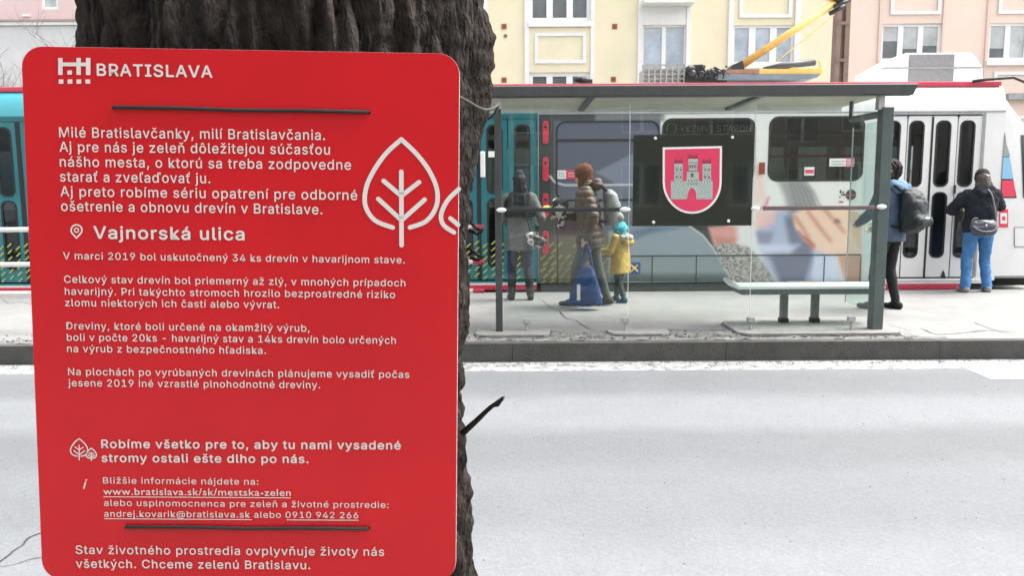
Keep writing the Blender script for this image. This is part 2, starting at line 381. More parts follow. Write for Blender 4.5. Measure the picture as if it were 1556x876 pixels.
# ================================================================== TREE WITH THE RED BOARD
def vnoise(x, y, seed=0):
    xi = np.floor(x).astype(np.int64); yi = np.floor(y).astype(np.int64); xf = x-xi; yf = y-yi
    def h(a, b):
        n = (a*374761393 + b*668265263 + seed*1442695041) & 0xffffffff
        n = ((n ^ (n >> 13)) * 1274126177) & 0xffffffff
        return ((n ^ (n >> 16)) & 0xffff)/65535.0
    u = xf*xf*(3-2*xf); w = yf*yf*(3-2*yf)
    return (h(xi, yi)*(1-u)+h(xi+1, yi)*u)*(1-w)+(h(xi, yi+1)*(1-u)+h(xi+1, yi+1)*u)*w
def fbm(x, y, o=4, seed=0):
    t = 0; a = .5
    for k in range(o): t = t+a*vnoise(x*2**k, y*2**k, seed+k); a *= .5
    return t
TV = [(-60, 112, 728), (0, 115, 737), (30, 117, 744), (60, 119, 748), (100, 122, 750), (140, 124, 748), (180, 126, 740), (210, 128, 732), (260, 130, 726),
      (350, 134, 721), (420, 138, 716), (500, 144, 711), (600, 148, 705), (700, 148, 709), (800, 146, 715), (876, 140, 721), (960, 125, 732)]
rows = []
for v, ul, ur in TV:
    aL = math.atan2(ray(ul, v).x, ray(ul, v).y); aR = math.atan2(ray(ur, v).x, ray(ur, v).y)
    h_ = (aR-aL)/2; c_ = (aR+aL)/2; D = .835/(math.cos(c_)-math.sin(h_)); r = D*math.sin(h_)+.002
    z = P((ul+ur)/2, v, D*math.cos(c_)*.98).z
    rows.append((z, D*math.sin(c_), D*math.cos(c_), r))
rows.sort()
rows = [(0.05, rows[0][1], rows[0][2], rows[0][3]+.17), (.22, rows[0][1], rows[0][2], rows[0][3]+.09), (.45, rows[0][1], rows[0][2], rows[0][3]+.035)]+[q for q in rows if q[0] > .6]
zt = rows[-1]
rows += [(2.5, zt[1], zt[2], zt[3]-.01), (3.1, zt[1]+.02, zt[2]+.02, zt[3]-.02), (3.9, zt[1]+.03, zt[2]+.05, zt[3]-.06)]
RZ = np.array([q[0] for q in rows]); RX = np.array([q[1] for q in rows]); RY = np.array([q[2] for q in rows]); RR = np.array([q[3] for q in rows])
def trunk_at(z): return float(np.interp(z, RZ, RX)), float(np.interp(z, RZ, RY)), float(np.interp(z, RZ, RR))
zs = np.concatenate([np.arange(.05, .6, .02), np.arange(.6, 2.25, .004), np.arange(2.25, 3.9, .02)])
NT = 420
th = np.linspace(0, 2*np.pi, NT, endpoint=False)
Zg, Tg = np.meshgrid(zs, th, indexing='ij')
cx, cy, rr_ = np.interp(Zg, RZ, RX), np.interp(Zg, RZ, RY), np.interp(Zg, RZ, RR)
Sg = Tg*.27
warp = (fbm(Sg*9, Zg*3, 3, 11)-.45)*.06
warp = warp+(fbm(Sg*30, Zg*9, 3, 77)-.45)*.018
n1 = np.clip((fbm((Sg+warp)*30, Zg*4.2, 3, 1)-.08)/.75, 0, 1); fur = np.clip(np.abs(2*n1-1)*2.1, 0, 1)**.7
n1b = np.clip((fbm((Sg-warp)*46, Zg*5.5, 2, 61)-.06)/.65, 0, 1); fur2 = np.clip(np.abs(2*n1b-1)*2.6, 0, 1)**.8
n2 = fbm((Sg+warp)*80, Zg*16, 3, 21); n3 = fbm(Sg*150, Zg*70, 2, 31); n4 = fbm(Sg*5, Zg*3.5, 2, 41)
crossf = np.clip(np.abs(2*fbm((Sg+warp)*9, Zg*26, 2, 88)-.9)*4, 0, 1)
disp = .032*(fur-.6)+.013*(fur2-.6)*fur+.018*(n2-.45)+.009*(n3-.4)+.034*(n4-.4)+.005*(crossf-1)*fur
rad = rr_+disp-.018
front = np.minimum(1, np.abs(((Tg+np.pi/2+np.pi) % (2*np.pi))-np.pi)/.9)     # keep lumps off the board side
rad = np.where(front < 1, np.minimum(rad, rr_+.012+.03*front), rad)
Vx = cx+rad*np.cos(Tg); Vy = cy+rad*np.sin(Tg)
verts = np.stack([Vx, Vy, Zg], -1).reshape(-1, 3)
nz = len(zs); ii = np.arange(nz-1)[:, None]; jj = np.arange(NT)[None, :]
fa = np.stack([ii*NT+jj+0*ii, ii*NT+(jj+1) % NT, (ii+1)*NT+(jj+1) % NT, (ii+1)*NT+jj], -1).reshape(-1, 4)
me = bpy.data.meshes.new('trunk'); me.vertices.add(len(verts)); me.vertices.foreach_set('co', verts.ravel())
me.loops.add(fa.size); me.loops.foreach_set('vertex_index', fa.ravel().astype(np.int32))
me.polygons.add(len(fa)); me.polygons.foreach_set('loop_start', np.arange(0, fa.size, 4, dtype=np.int32)); 
me.update(calc_edges=True); me.polygons.foreach_set('use_smooth', [True]*len(fa))
M['bark'] = mat('bark', (.010, .009, .009), .9, col2=(.058, .046, .039), vscale=38, bump=1.0, bscale=170, stretch=(1, 1, .35), spec=.2)
me.materials.append(M['bark'])
tree = thing('street_tree', 'thick dark furrowed tree trunk behind the red board in the foreground', 'tree', (0, 0, 0))
link_mesh('trunk', me, tree)
rnd = random.Random(11)
def limb(mb, p, d, L, r, lev):
    pts = [p]; q = Vector(p); d = Vector(d).normalized(); n = 5
    for i in range(n):
        d = (d+Vector((rnd.uniform(-.18, .18), rnd.uniform(-.18, .18), rnd.uniform(-.05, .16)))).normalized(); q = q+d*L/n; pts.append(q.copy())
    mb.tube(pts, [r*(1-.55*i/n) for i in range(n+1)], 7 if r > .02 else 4)
    if lev > 0:
        for k in range(3 if lev > 1 else 4):
            i = rnd.choice([2, 3, 4, 5]); a = rnd.uniform(0, 6.28)
            side = Vector((math.cos(a), math.sin(a), .35)).normalized()
            limb(mb, pts[i], d*.5+side*.8, L*rnd.uniform(.55, .75), r*.5, lev-1)
lb = MB()
for k, (dx, dy) in enumerate([(-.5, .1), (.5, .2), (.05, -.5), (.0, .55)]):
    limb(lb, Vector((zt[1]+dx*.2, zt[2]+.05+dy*.2, 3.65)), (dx, dy, 1), 2.3, .11, 3)
lb.build('limbs', M['bark'], tree, smooth=True)
tw = MB()
p0, p1, p2, p3 = P(704, 658, 1.03), P(724, 640, 1.01), P(745, 620, .99), P(764, 607, .98)
tw.tube(cr([p0, p1, p2, p3], 4), [.0050-.0028*i/12 for i in range(13)], 6)
tw.tube([P(748, 618, .99), P(757, 617, .985), P(762, 611, .985)], [.0018, .0016, .001], 5)
tw.tube([P(755, 613, .985), P(764, 605, .98), P(767, 604, .98)], [.003, .0018, .001], 5)
tw.build('broken_twig', M['bark'], tree, smooth=True)
tw = MB()
for a, b, c in (((716, 338), (724, 348), (735, 350)), ((714, 350), (726, 356), (733, 352)), ((714, 378), (726, 388), (737, 391)), ((716, 392), (726, 396), (733, 392))):
    tw.tube([P(*a, .99), P(*b, .97), P(*c, .96)], [.0026, .002, .001], 5)
tw.build('small_shoots', M['bark'], tree, smooth=True)
# --- board
BO = P(32, 70, .8)
BR = (Matrix.Rotation(R_(1.007), 3, 'Z') @ Matrix.Rotation(R_(-1.934), 3, 'X') @ Matrix.Rotation(R_(1.134), 3, 'Y'))
BW, BH = .4395, .556
Mb = Matrix.Translation(BO) @ BR.to_4x4()
board = thing('notice_board', 'red municipal notice board with white Slovak text tied to the tree trunk', 'sign')
board.matrix_world = Mb
CAMP = Vector((0, 0, CAM_Z)); bn = BR @ Vector((0, 1, 0)); BRi = BR.transposed()
def bl(u, v):
    r = ray(u, v); k = (BO-CAMP).dot(bn)/r.dot(bn); q = BRi @ (CAMP+r*k-BO); return q.x, q.z
M['board_red'] = mat('red_board_lacquer', (.44, .0045, .010), .30, .09, 4, bump=.05, bscale=5, coat=.0, spec=.34)
M['board_core'] = mat('board_core_white', (.7, .68, .66), .6)
M['letter'] = mat('white_lettering', (.56, .53, .51), .6)
holes = []
for (u, v) in ((173, 163.5), (560, 171), (192, 800.5), (560, 803.5)):
    s, t = bl(u, v); holes.append([(s+.0022*math.cos(a*math.pi/4), t+.0022*math.sin(a*math.pi/4)) for a in range(8)])
pl = wall_plate('red_panel', [rr(0, -BH, BW, 0, .021, 8)], holes, 0.0, .0012, M['board_red'], board)
pc = wall_plate('panel_core', [rr(-.0004, -BH-.0004, BW+.0004, .0004, .0214, 8)], holes, .0013, .0028, M['board_core'], board)
FONT = None
try:                                      # the sans serif that ships inside Blender, if it is there
    import os
    FONT = bpy.data.fonts.load(os.path.join(bpy.utils.resource_path('LOCAL'), 'datafiles', 'fonts', 'Inter.woff2'))
except Exception: FONT = None
def text_mesh(body, off=0.0, shear=0.0, res=3, plain=False):
    c = bpy.data.curves.new('t', 'FONT'); c.body = body; c.font = (None if plain else FONT) or c.font; c.space_character = 1.07+off*.6; c.shear = shear; c.resolution_u = res; c.fill_mode = 'FRONT'
    o = bpy.data.objects.new('t', c); COL.objects.link(o)
    dg = bpy.context.evaluated_depsgraph_get(); dg.update()
    me = bpy.data.meshes.new_from_object(o.evaluated_get(dg)); bpy.data.objects.remove(o); bpy.data.curves.remove(c)
    me.materials.clear(); return me
_h = text_mesh('H'); CAPH = max(v.co.y for v in _h.vertices)
def board_text(name, body, a, b, cap, off=.012, shear=0, under=None):
    me = text_mesh(body, off, shear, 4, 'www' in body)
    xs = [v.co.x for v in me.vertices]; x0, x1 = min(xs), max(xs)
    s0, t0 = bl(*a); s1, t1 = bl(*b); sc = cap/1469/CAPH; kx = (s1-s0)/(x1-x0); n = len(me.vertices)
    for v in me.vertices:
        f = (v.co.x-x0)/(x1-x0); v.co = Vector((s0+(v.co.x-x0)*kx, -.0009, t0+(t1-t0)*f+v.co.y*sc))
    me.materials.append(M['letter']); me.name = name
    bm = bmesh.new(); bm.from_mesh(me)
    d_ = off*sc*.62                       # print weight: the glyph laid again a hair to each side, each layer a hair prouder
    if off > .004:
        src = list(bm.faces)
        for li, (ex, ez) in enumerate(((d_, 0), (-d_, 0), (0, d_), (0, -d_))):
            dup = bmesh.ops.duplicate(bm, geom=src)
            bmesh.ops.translate(bm, vec=(ex, -.00002*(li+1), ez), verts=[e for e in dup['geom'] if isinstance(e, bmesh.types.BMVert)])
    if under:
        for (ua, ub) in under:
            pa, pb = bl(*ua), bl(*ub); w = .0004
            vs = [bm.verts.new((pa[0], -.0009, pa[1]-w)), bm.verts.new((pb[0], -.0009, pb[1]-w)), bm.verts.new((pb[0], -.0009, pb[1]+w)), bm.verts.new((pa[0], -.0009, pa[1]+w))]
            bm.faces.new(vs)
    bm.to_mesh(me); bm.free(); return link_mesh(name, me, board)
L_ = 'text_line'
board_text('heading_text', 'BRATISLAVA', (148.5, 114.8), (323, 117.8), 16.8, .028)
for body, a, b, cap, off in [
    ('Milé Bratislavčanky, milí Bratislavčania.', (91, 208.6), (494, 212.8), 14.6, .012),
    ('Aj pre nás je zeleň dôležitejou súčasťou', (91.5, 230.6), (501.5, 235), 14.6, .012),
    ('nášho mesta, o ktorú sa treba zodpovedne', (92, 253.2), (533.5, 258.0), 14.6, .012),
    ('starať a zveľaďovať ju.', (92.3, 275.8), (320, 278.6), 14.6, .012),
    ('Aj preto robíme sériu opatrení pre odborné', (93, 298.3), (543, 304), 14.6, .012),
    ('ošetrenie a obnovu drevín v Bratislave.', (94, 320.6), (490, 325.8), 14.6, .012),
    ('V marci 2019 bol uskutočnený 34 ks drevín v havarijnom stave.', (97, 394), (615, 400.5), 10.6, .010),
    ('Celkový stav drevín bol priemerný až zlý, v mnohých prípadoch', (98.5, 429.8), (616, 435.4), 10.8, .010),
    ('havarijný. Pri takýchto stromoch hrozilo bezprostredné riziko', (99.5, 448), (600.5, 453.2), 10.8, .010),
    ('zlomu niektorých ich častí alebo vývrat.', (100, 465.4), (424.5, 468.5), 10.8, .010),
    ('Dreviny, ktoré boli určené na okamžitý výrub,', (102, 500.6), (470.5, 504.2), 10.8, .010),
    ('boli v počte 20ks - havarijný stav a 14ks drevín bolo určených', (102.6, 518), (601.5, 522.6), 10.8, .010),
    ('na výrub z bezpečnostného hľadiska.', (103, 535.2), (404.5, 538), 10.8, .010),
    ('Na plochách po vyrúbaných drevinách plánujeme vysadiť počas', (104.5, 570.2), (622, 574.6), 10.8, .010),
    ('jesene 2019 iné vzrastlé plnohodnotné dreviny.', (104.5, 587.3), (486.5, 590.4), 10.8, .010),
    ('Bližšie informácie nájdete na:', (157.5, 735), (393, 737), 9.8, .006),
    ('alebo usplnomocnenca pre zeleň a životné prostredie:', (158.8, 769), (590.5, 772.3), 9.8, .006),
    ('Stav životného prostredia ovplyvňuje životy nás', (116, 842), (583.8, 845), 13.3, .012),
    ('všetkých. Chceme zelenú Bratislavu.', (116.5, 863), (471.5, 865.4), 13.3, .014)]:
    board_text(L_, body, a, b, cap, off)
board_text('street_name_text', 'Vajnorská ulica', (143.5, 362.5), (371.6, 365), 18, .028)
board_text(L_, 'Robíme všetko pre to, aby tu nami vysadené', (155, 681), (608.8, 683.2), 12.8, .026)
board_text(L_, 'stromy ostali ešte dlho po nás.', (155.5, 702.2), (468.8, 704), 12.8, .026)
board_text(L_, 'www.bratislava.sk/sk/mestska-zelen', (157.8, 752), (442, 754), 8.0, .006, 0, [((158, 755.3), (442, 757))])
board_text(L_, 'andrej.kovarik@bratislava.sk alebo 0910 942 266', (159, 785.6), (544.5, 788), 9.8, .006, 0, [((159, 788.6), (383, 790)), ((436, 790.4), (545, 791))])
board_text('info_letter', 'i', (127, 743), (133.5, 743), 14.5, .018, .3)
def ribbon(mb, pts, w):
    pts = [Vector((p[0], -.0009, p[1])) for p in pts]; n = len(pts); A = []; B = []
    for i, p in enumerate(pts):
        d = (pts[min(i+1, n-1)]-pts[max(i-1, 0)]).normalized(); m_ = Vector((-d.z, 0, d.x))*w/2; A.append(p+m_); B.append(p-m_)
    mb.add(A+B, [(i, i+1, n+i+1, n+i) for i in range(n-1)])
    for p in (pts[0], pts[-1]):
        k = 10; mb.add([p+Vector((math.cos(6.2832*j/k)*w/2, -.00005, math.sin(6.2832*j/k)*w/2)) for j in range(k)], [tuple(range(k))])
def bp_(l): return [bl(*q) for q in l]
def smooth2(l, n=6): return [(p.x, p.z) for p in cr([Vector((a, 0, b)) for a, b in l], n)]
lw = 6.8/1469
mb = MB()
left = [(610, 212), (587, 233), (568, 260), (556.5, 286), (555.5, 313), (570, 335), (597, 346)]
right = [(610, 212), (633, 234), (652.5, 260), (664, 288), (663, 314), (648, 336), (623, 346)]
for c in (left, right): ribbon(mb, smooth2(bp_(c)), lw)
for c in ([(610, 261), (610.3, 373)], [(610, 298), (583, 275)], [(610, 298), (637, 277)], [(610.3, 335), (575, 302.5)], [(610.3, 335), (645.5, 303.5)]): ribbon(mb, bp_(c), lw)
mb.build('large_leaf_emblem', M['letter'], board)
mb = MB()
ribbon(mb, smooth2(bp_([(697.2, 287.5), (680, 305), (670.5, 326), (674, 342), (690, 353.5)])), lw); ribbon(mb, bp_([(684.5, 332), (696.3, 342)]), lw)
mb.build('cut_leaf_emblem', M['letter'], board)
mb = MB(); w = 1.9/1469
for k, (ox, oy, sc) in enumerate(((126-0, 666, .33), (138.5, 683, .20))):
    def T(c): return [(ox-6+(x-610)*sc, oy+(y-212)*sc) for x, y in c]
    if k == 0: T = lambda c: [(121+(x-610)*.235, 667+(y-212)*.20) for x, y in c]
    else: T = lambda c: [(139.5+(x-610)*.14, 681.5+(y-212)*.115) for x, y in c]
    for c in (left, right): ribbon(mb, smooth2(bp_(T(c)), 4), w)
    for c in ([(610, 261), (610.3, 373)], [(610, 298), (583, 275)], [(610, 298), (637, 277)], [(610.3, 335), (575, 302.5)], [(610.3, 335), (645.5, 303.5)]): ribbon(mb, bp_(T(c)), w*.9)
mb.build('small_leaves_emblem', M['letter'], board)
mb = MB(); cxp, cyp = 117, 351
arc = [(cxp+8.2*math.cos(R_(a)), cyp-1+8.2*math.sin(R_(a))) for a in range(150, 391, 15)]
ribbon(mb, bp_([(cxp, 362)]+arc+[(cxp, 362)]), 2.3/1469)
ribbon(mb, bp_([(cxp+3.2*math.cos(R_(a)), cyp-1+3.2*math.sin(R_(a))) for a in range(0, 361, 30)]), 1.8/1469)
mb.build('map_pin_emblem', M['letter'], board)
mb = MB()
k = 1/3.89
def bx(x0, y0, x1, y1, j=0):
    q = bp_([(x0*k, y1*k), (x1*k, y1*k), (x1*k, y0*k), (x0*k, y0*k)]); mb.add([(a, -.0009-j*.00006, b) for a, b in q], [(0, 1, 2, 3)])
bx(347, 343, 373, 443); bx(455, 343, 481, 443, 1); bx(511, 343, 538, 444, 2); bx(373, 370, 511, 392, 3); bx(401, 417, 428, 441)
for x0 in (350, 403, 455, 508): bx(x0, 470, x0+28, 495)
mb.build('city_emblem', M['letter'], board)
# --- cords round the trunk, holding the board
M['cord_black'] = mat('black_cord', (.012, .011, .012), .8, .2, 90)
M['twine'] = mat('green_grey_twine', (.05, .052, .042), .9, .3, 120)
def cord(ul, vl, ur, vr, ring_keys, label):
    c = thing('cord', label, 'cord', group='cords holding the red board')
    A = Mb @ Vector((bl(ul, vl)[0], -.0017, bl(ul, vl)[1])); B = Mb @ Vector((bl(ur, vr)[0], -.0017, bl(ur, vr)[1]))
    nrm = bn*.006
    mid = [A.lerp(B, t)+bn*(-.0005)+Vector((0, 0, .0006*math.sin(t*9))) for t in (0, .25, .5, .75, 1)]
    mb = MB(); mb.tube([A+nrm]+mid+[B+nrm], .0019, 8); mb.build('front_loop', M['cord_black'], c, smooth=True)
    pts = [B+bn*.007]
    for ph, z in ring_keys:
        x_, y_, r_ = trunk_at(z); r2 = r_+(.010 if z > 1.5 or ph > 60 else -.035); a = R_(ph); pts.append(Vector((x_+r2*math.cos(a), y_+r2*math.sin(a), z)))
    pts.append(A+bn*.007)
    mb = MB(); mb.tube(cr(pts, 5), .0019, 8); mb.build('trunk_loop', M['twine'], c, smooth=True)
z1 = P(700, 134, .87).z
cord(173, 163.5, 560, 171, [(-62, z1-.01), (-50, z1), (-36, z1+.003), (-18, z1-.008), (2, P(748, 153, 1.06).z), (30, z1-.005), (80, z1), (130, z1), (180, z1), (220, z1-.01)], 'black cord across the top of the red board below the heading')
z2 = P(560, 803, .8).z
cord(192, 800.5, 560, 803.5, [(-75, z2), (-40, z2), (0, z2), (40, z2), (90, z2), (140, z2), (185, z2), (225, z2)], 'black cord across the bottom of the red board above the last two lines')
# ================================================================== SHELTER
SY = 7.62                                  # plane of the posts / rear glass
PZ = PLAT_Z
shel = thing('bus_shelter', 'glass tram stop shelter with grey posts and flat grey roof on the platform', 'shelter', (0, 0, 0))
def px(u, v=320, Y=SY): return P(u, v, Y).x
def pz(v, u=1000, Y=SY): return P(u, v, Y).z
xl, xr = px(757.5, 330), px(1340, 330)
PW = .034
mb = MB(); mb.box(xl-PW, xl+PW, SY-.03, SY+.05, PZ+.028, pz(166, 757)); mb.build('post', M['steel'], shel, bevel=.006)
mb = MB(); mb.box(xr-PW-.02, xr+PW+.02, SY-.03, SY+.09, PZ+.028, pz(163, 1350)); mb.build('post', M['steel_green'], shel, bevel=.006)
rz0 = P(1000, 146.0, SY-.12).z; rz1 = P(1000, 128.5, SY-.12).z
rxl, rxr = P(690, 137, SY-.12).x, P(1396, 137, SY-.12).x
prof = [(SY-.12, rz0+.01), (SY-.10, rz0), (SY-.02, rz0), (SY-.02, rz1), (SY-.10, rz1), (SY-.12, rz1-.01)]
mb = MB(); n = len(prof)
# fascia beam: right end is cut at a slant
def xe(z): return rxr-(rz1-z)*.45
mb.add([(rxl, y, z) for y, z in prof]+[(xe(z), y, z) for y, z in prof], [tuple(range(n)), tuple(range(2*n-1, n-1, -1))]+[(i, n+i, n+(i+1) % n, (i+1) % n) for i in range(n)])
mb.build('roof_fascia', M['steel_fascia'] if 'steel_fascia' in M else M['steel'], shel)
# roof pan: underside visible from below
RB = SY+1.25
M['roof_under'] = mat('roof_underside', (.42, .42, .33), .6, col2=(.50, .50, .41), vscale=3)
mb = MB(); mb.box(rxl+.02, rxr-.14, SY-.018, RB, rz0+.035, rz0+.06); mb.build('roof_panel', M['roof_under'], shel)
mb = MB(); mb.box(rxl+.02, rxr-.14, RB, RB+.05, rz0-.005, rz0+.085); mb.build('rear_fascia', M['white'], shel, bevel=.004)
for i, u in enumerate((900, 1160)):
    xx = px(u, 150); mb = MB(); mb.box(xx-.03, xx+.03, SY-.015, RB-.003, rz0+.005, rz0+.033); mb.build('roof_rib', M['steel_green'], shel)
for u in (757.5, 1340):
    xx = px(u, 150); mb = MB(); mb.box(xx-.028, xx+.028, SY-.01, SY+.07, pz(166, u), rz0+.034); mb.build('post_head', M['alu'], shel)
# slanting bracket from the right post
a = P(1348, 172, SY+.03); b = P(1293, 182, SY+.68); 
mb = MB(); mb.tube([a, b], .034, 4); mb.tube([b, Vector((b.x, b.y, rz0+.03))], .025, 4); mb.build('roof_bracket', M['steel_green'], shel)
a = P(757.5, 176, SY+.03); b = Vector((xl, SY+.68, P(757, 184, SY+.68).z))
mb = MB(); mb.tube([a, b], .030, 4); mb.tube([b, Vector((b.x, b.y, rz0+.03))], .025, 4); mb.build('roof_bracket', M['steel'], shel)
# rear glass panels
gz0 = pz(484, 900); gz1 = pz(158, 1000)
seams = [px(764), px(956), px(1144.5), px(1330)]
for k in range(3):
    mb = MB(); mb.box(seams[k]+.006, seams[k+1]-.006, SY+.008, SY+.018, gz0, gz1); mb.build('glass_panel', M['clear'], shel)
# side glass
for xx, mm in ((xr-.005, M['side_glass']), (xl, M['side_glass'])):
    mb = MB(); mb.box(xx-.005, xx+.005, SY+.10, SY+.72, PZ+.2, pz(182, 1330)); mb.build('side_glass_panel', mm, shel)
    mb = MB(); mb.box(xx-.006, xx+.006, SY+.722, SY+.732, PZ+.2, pz(184, 1330)); mb.build('side_glass_edge', M['alu'], shel)
M['frosted_band'] = mat('pale_poster_paper', (.6, .64, .62), .5, .05, 3)
# hand rails with clamps
M['brown_rail'] = mat('brown_grey_rail', (.13, .085, .085), .5, .15, 10)
def rail_seg(u0, u1, v0, v1, m):
    A = P(u0, v0, SY-.05); B = P(u1, v1, SY-.05); mb = MB(); mb.box(A.x, B.x, SY-.055, SY-.030, (A.z+B.z)/2-.020, (A.z+B.z)/2+.020); return mb.build('hand_rail', m, shel, bevel=.008)
rail_seg(766, 950, 319.5, 318.5, M['black']); rail_seg(1160, 1330, 317, 315.5, M['brown_rail'])
def clamp(u, v, w=.05):
    c = P(u, v, SY-.06); mb = MB(); mb.ell((c.x, SY-.055, c.z), (w, .022, .024), 14, 8); mb.tube([(c.x, SY-.05, c.z), (c.x, SY+.03, c.z)], .013, 8); return mb.build('clamp', M['rail_white'], shel, smooth=True)
clamp(762, 319.5, .05); clamp(950, 318.5, .055); clamp(1148, 317, .045); clamp(1340, 314.5, .05)
# glass feet
for u, vb in ((800, 503), (950, 503), (1141, 501), (1294, 500)):
    g_ = G(u, vb, PZ+.028); x_ = P(u, 490, SY).x
    mb = MB(); mb.tube([(x_, SY+.01, PZ+.028), (x_, SY+.01, PZ+.09)], .012, 8); mb.tube([(x_, SY+.01, PZ+.09), (x_, SY+.01, PZ+.115)], [.014, .034], 10)
    mb.box(x_-.036, x_+.036, SY-.014, SY+.034, PZ+.11, PZ+.155); mb.build('glass_foot', M['roof_grey'], shel, bevel=.004)
# pale joint strips at the seams between panes
for s in seams[1:3]:
    mb = MB(); mb.box(s-.0022, s+.0022, SY+.009, SY+.017, gz0, gz1); mb.build('seam_profile', M['print_white'], shel)
# bench
mb = MB(); bz = P(1200, 432, 8.05).z
x0, x1 = P(1118, 432, 8.05).x, P(1334, 432, 8.05).x
sp = [(x0-.07, bz+.06), (x0-.09, bz+.03), (x0-.02, bz-.036), (x1, bz-.036), (x1, bz), (x0, bz)]
mb.prism(sp, 7.88, 8.24); mb.build('bench_seat', M['bench_white'] if 'bench_white' in M else M['white'], shel, bevel=.008)
mb = MB(); mb.box(x0+.02, x1-.02, 7.90, 8.22, bz-.092, bz-.038); mb.build('bench_frame', M['steel_green'], shel)
for u in (1189, 1236):
    xx = P(u, 470, 8.1).x; mb = MB(); mb.box(xx-.035, xx+.035, 8.03, 8.10, PZ+.028 if False else PZ, bz-.093); o = mb.build('bench_leg', M['steel_green'], shel, bevel=.004)
    mb = MB(); mb.box(xx-.042, xx+.042, 8.02, 8.11, PZ, PZ+.075); mb.build('foot_sleeve', M['black'], o)
# black panel with the coat of arms
pan = thing('glass_sign_panel', 'black glass panel with a red shield coat of arms fixed to the shelter glass', 'sign', (0, 0, 0))
A = P(961, 344, SY-.02); B = P(1146, 204, SY-.02)
M['black_glass'] = mat('black_glass', (.010, .016, .012), .06, spec=.6, coat=.3)
mb = MB(); mb.box(A.x, B.x, SY-.026, SY-.012, A.z, B.z); mb.build('glass_plate', M['black_glass'], pan, bevel=.002)
for u, v in ((996, 210), (1113, 208.5), (993, 338), (1107, 336)):
    c = P(u, v, SY-.03); mb = MB(); mb.ell((c.x, SY-.03, c.z), (.016, .008, .016), 12, 6); mb.build('bolt_cap', M['rail_white'], pan, smooth=True)
yf = SY-.0275
def pq(l, Y=yf): return [(P(u, v, Y).x, P(u, v, Y).z) for u, v in l]
def shield(inset):
    i = inset; l = [(1007+i, 224+i), (1097-i, 222+i), (1096.5-i, 275)]
    for a in range(8, 173, 8): l.append((1051.7+(44.8-i)*math.cos(R_(a)), 276+(49-i)*math.sin(R_(a))))
    l.append((1007+i, 276)); return l[::-1]
M['arms_red'] = mat('shield_red', (.62, .035, .10), .45, .05, 5); M['arms_grey'] = mat('castle_grey', (.36, .42, .39), .5, .2, 60); M['arms_line'] = mat('castle_dark_line', (.09, .10, .10), .6)
M['arms_roof'] = mat('roof_dark_red', (.30, .02, .055), .5)
mb = MB(); mb.prism(pq(shield(0)), yf-.002, yf); mb.build('shield_border', M['print_white'], pan)
mb = MB(); mb.prism(pq(shield(3.2)), yf-.004, yf-.0025); mb.build('shield_field', M['arms_red'], pan)
zk = 140/943
def Z4(x, y): return (980+x*zk, 210+y*zk)
castle = [(265, 625), (265, 440), (300, 440), (300, 262), (385, 262), (385, 440), (425, 440), (430, 345), (448, 335), (442, 212), (540, 212), (534, 335), (548, 345), (552, 440), (588, 440), (588, 262), (675, 262), (675, 440), (692, 440), (690, 625), (525, 625), (522, 560), (505, 525), (480, 508), (455, 525), (440, 560), (430, 625)]
mb = MB(); mb.prism(pq([Z4(x, y) for x, y in castle]), yf-.0055, yf-.0043); mb.build('castle', M['arms_grey'], pan)
mb = MB(); Y9 = yf-.0062
def dash(x0, y0, x1, y1):
    mb.prism(pq([Z4(x0, y1), Z4(x1, y1), Z4(x1, y0), Z4(x0, y0)]), Y9, Y9+.0006)
rnd = random.Random(4)
for row in range(9):                       # mason courses of the wall
    y = 455+row*19
    for c_ in range(14):
        x = 272+c_*30+(15 if row % 2 else 0)
        if 425 < x < 530 and y > 490: continue
        if x > 672: continue
        dash(x, y, x+9, y+6)
for tx in (300, 590):
    for row in range(7):
        for c_ in range(3): dash(tx+10+c_*26+(8 if row % 2 else 0), 290+row*24, tx+20+c_*26+(8 if row % 2 else 0), 297+row*24)
    for wx in (18, 58): dash(tx+wx, 312, tx+wx+16, 330); dash(tx+wx, 385, tx+wx+14, 412)
for y in (248, 275, 300, 330): dash(448, y, 535, y+6)
for x in (455, 480, 505): dash(x, 278, x+14, 298)
dash(468, 360, 496, 400); dash(430, 340, 548, 345)
for x in (440, 470, 500, 525): dash(x, 425, x+10, 445); dash(x-6, 460, x+4, 478)
mb.build('castle_masonry', M['arms_line'], pan)
mb = MB()
for x0, x1, y in ((292, 392, 262), (432, 550, 212), (580, 682, 262)):
    w_ = x1-x0; mb.prism(pq([Z4(*q) for q in [(x0, y), (x1, y), (x0+w_*.86, y-36), (x0+w_*.80, y-62), (x0+w_*.74, y-36), (x0+w_*.26, y-36), (x0+w_*.20, y-62), (x0+w_*.14, y-36)]]), yf-.0055, yf-.0044)
mb.build('castle_roofs', M['arms_roof'], pan)
# railing (white bars, red ends) between the tree and the shelter
RY_ = 7.9
rail = thing('safety_railing', 'white platform safety railing with red painted ends beside the tree', 'railing')
xe_ = P(735, 345, RY_).x
for v in (346, 399, 443):
    z = P(600, v, RY_).z; x_split = xe_-.115
    mb = MB(); mb.tube([(-8, RY_, z), (x_split, RY_, z)], .024, 12); b_ = mb.build('bar', M['rail_white'], rail, smooth=True)
    mb = MB(); mb.tube([(x_split, RY_, z), (xe_, RY_, z)], .0245, 12); mb.build('red_end', M['red'], b_, smooth=True)
zt_ = P(600, 340, RY_).z
for x_ in (xe_-.22, xe_-2.1, xe_-4.0, xe_-5.9):
    mb = MB(); mb.tube([(x_, RY_+.05, PZ), (x_, RY_+.05, zt_)], .028, 10); p_ = mb.build('post', M['rail_white'], rail, smooth=True)
    mb = MB(); mb.tube([(x_, RY_+.05, PZ), (x_, RY_+.05, PZ+.30)], [.05, .032], 10); mb.build('red_base', M['red'], p_, smooth=True)
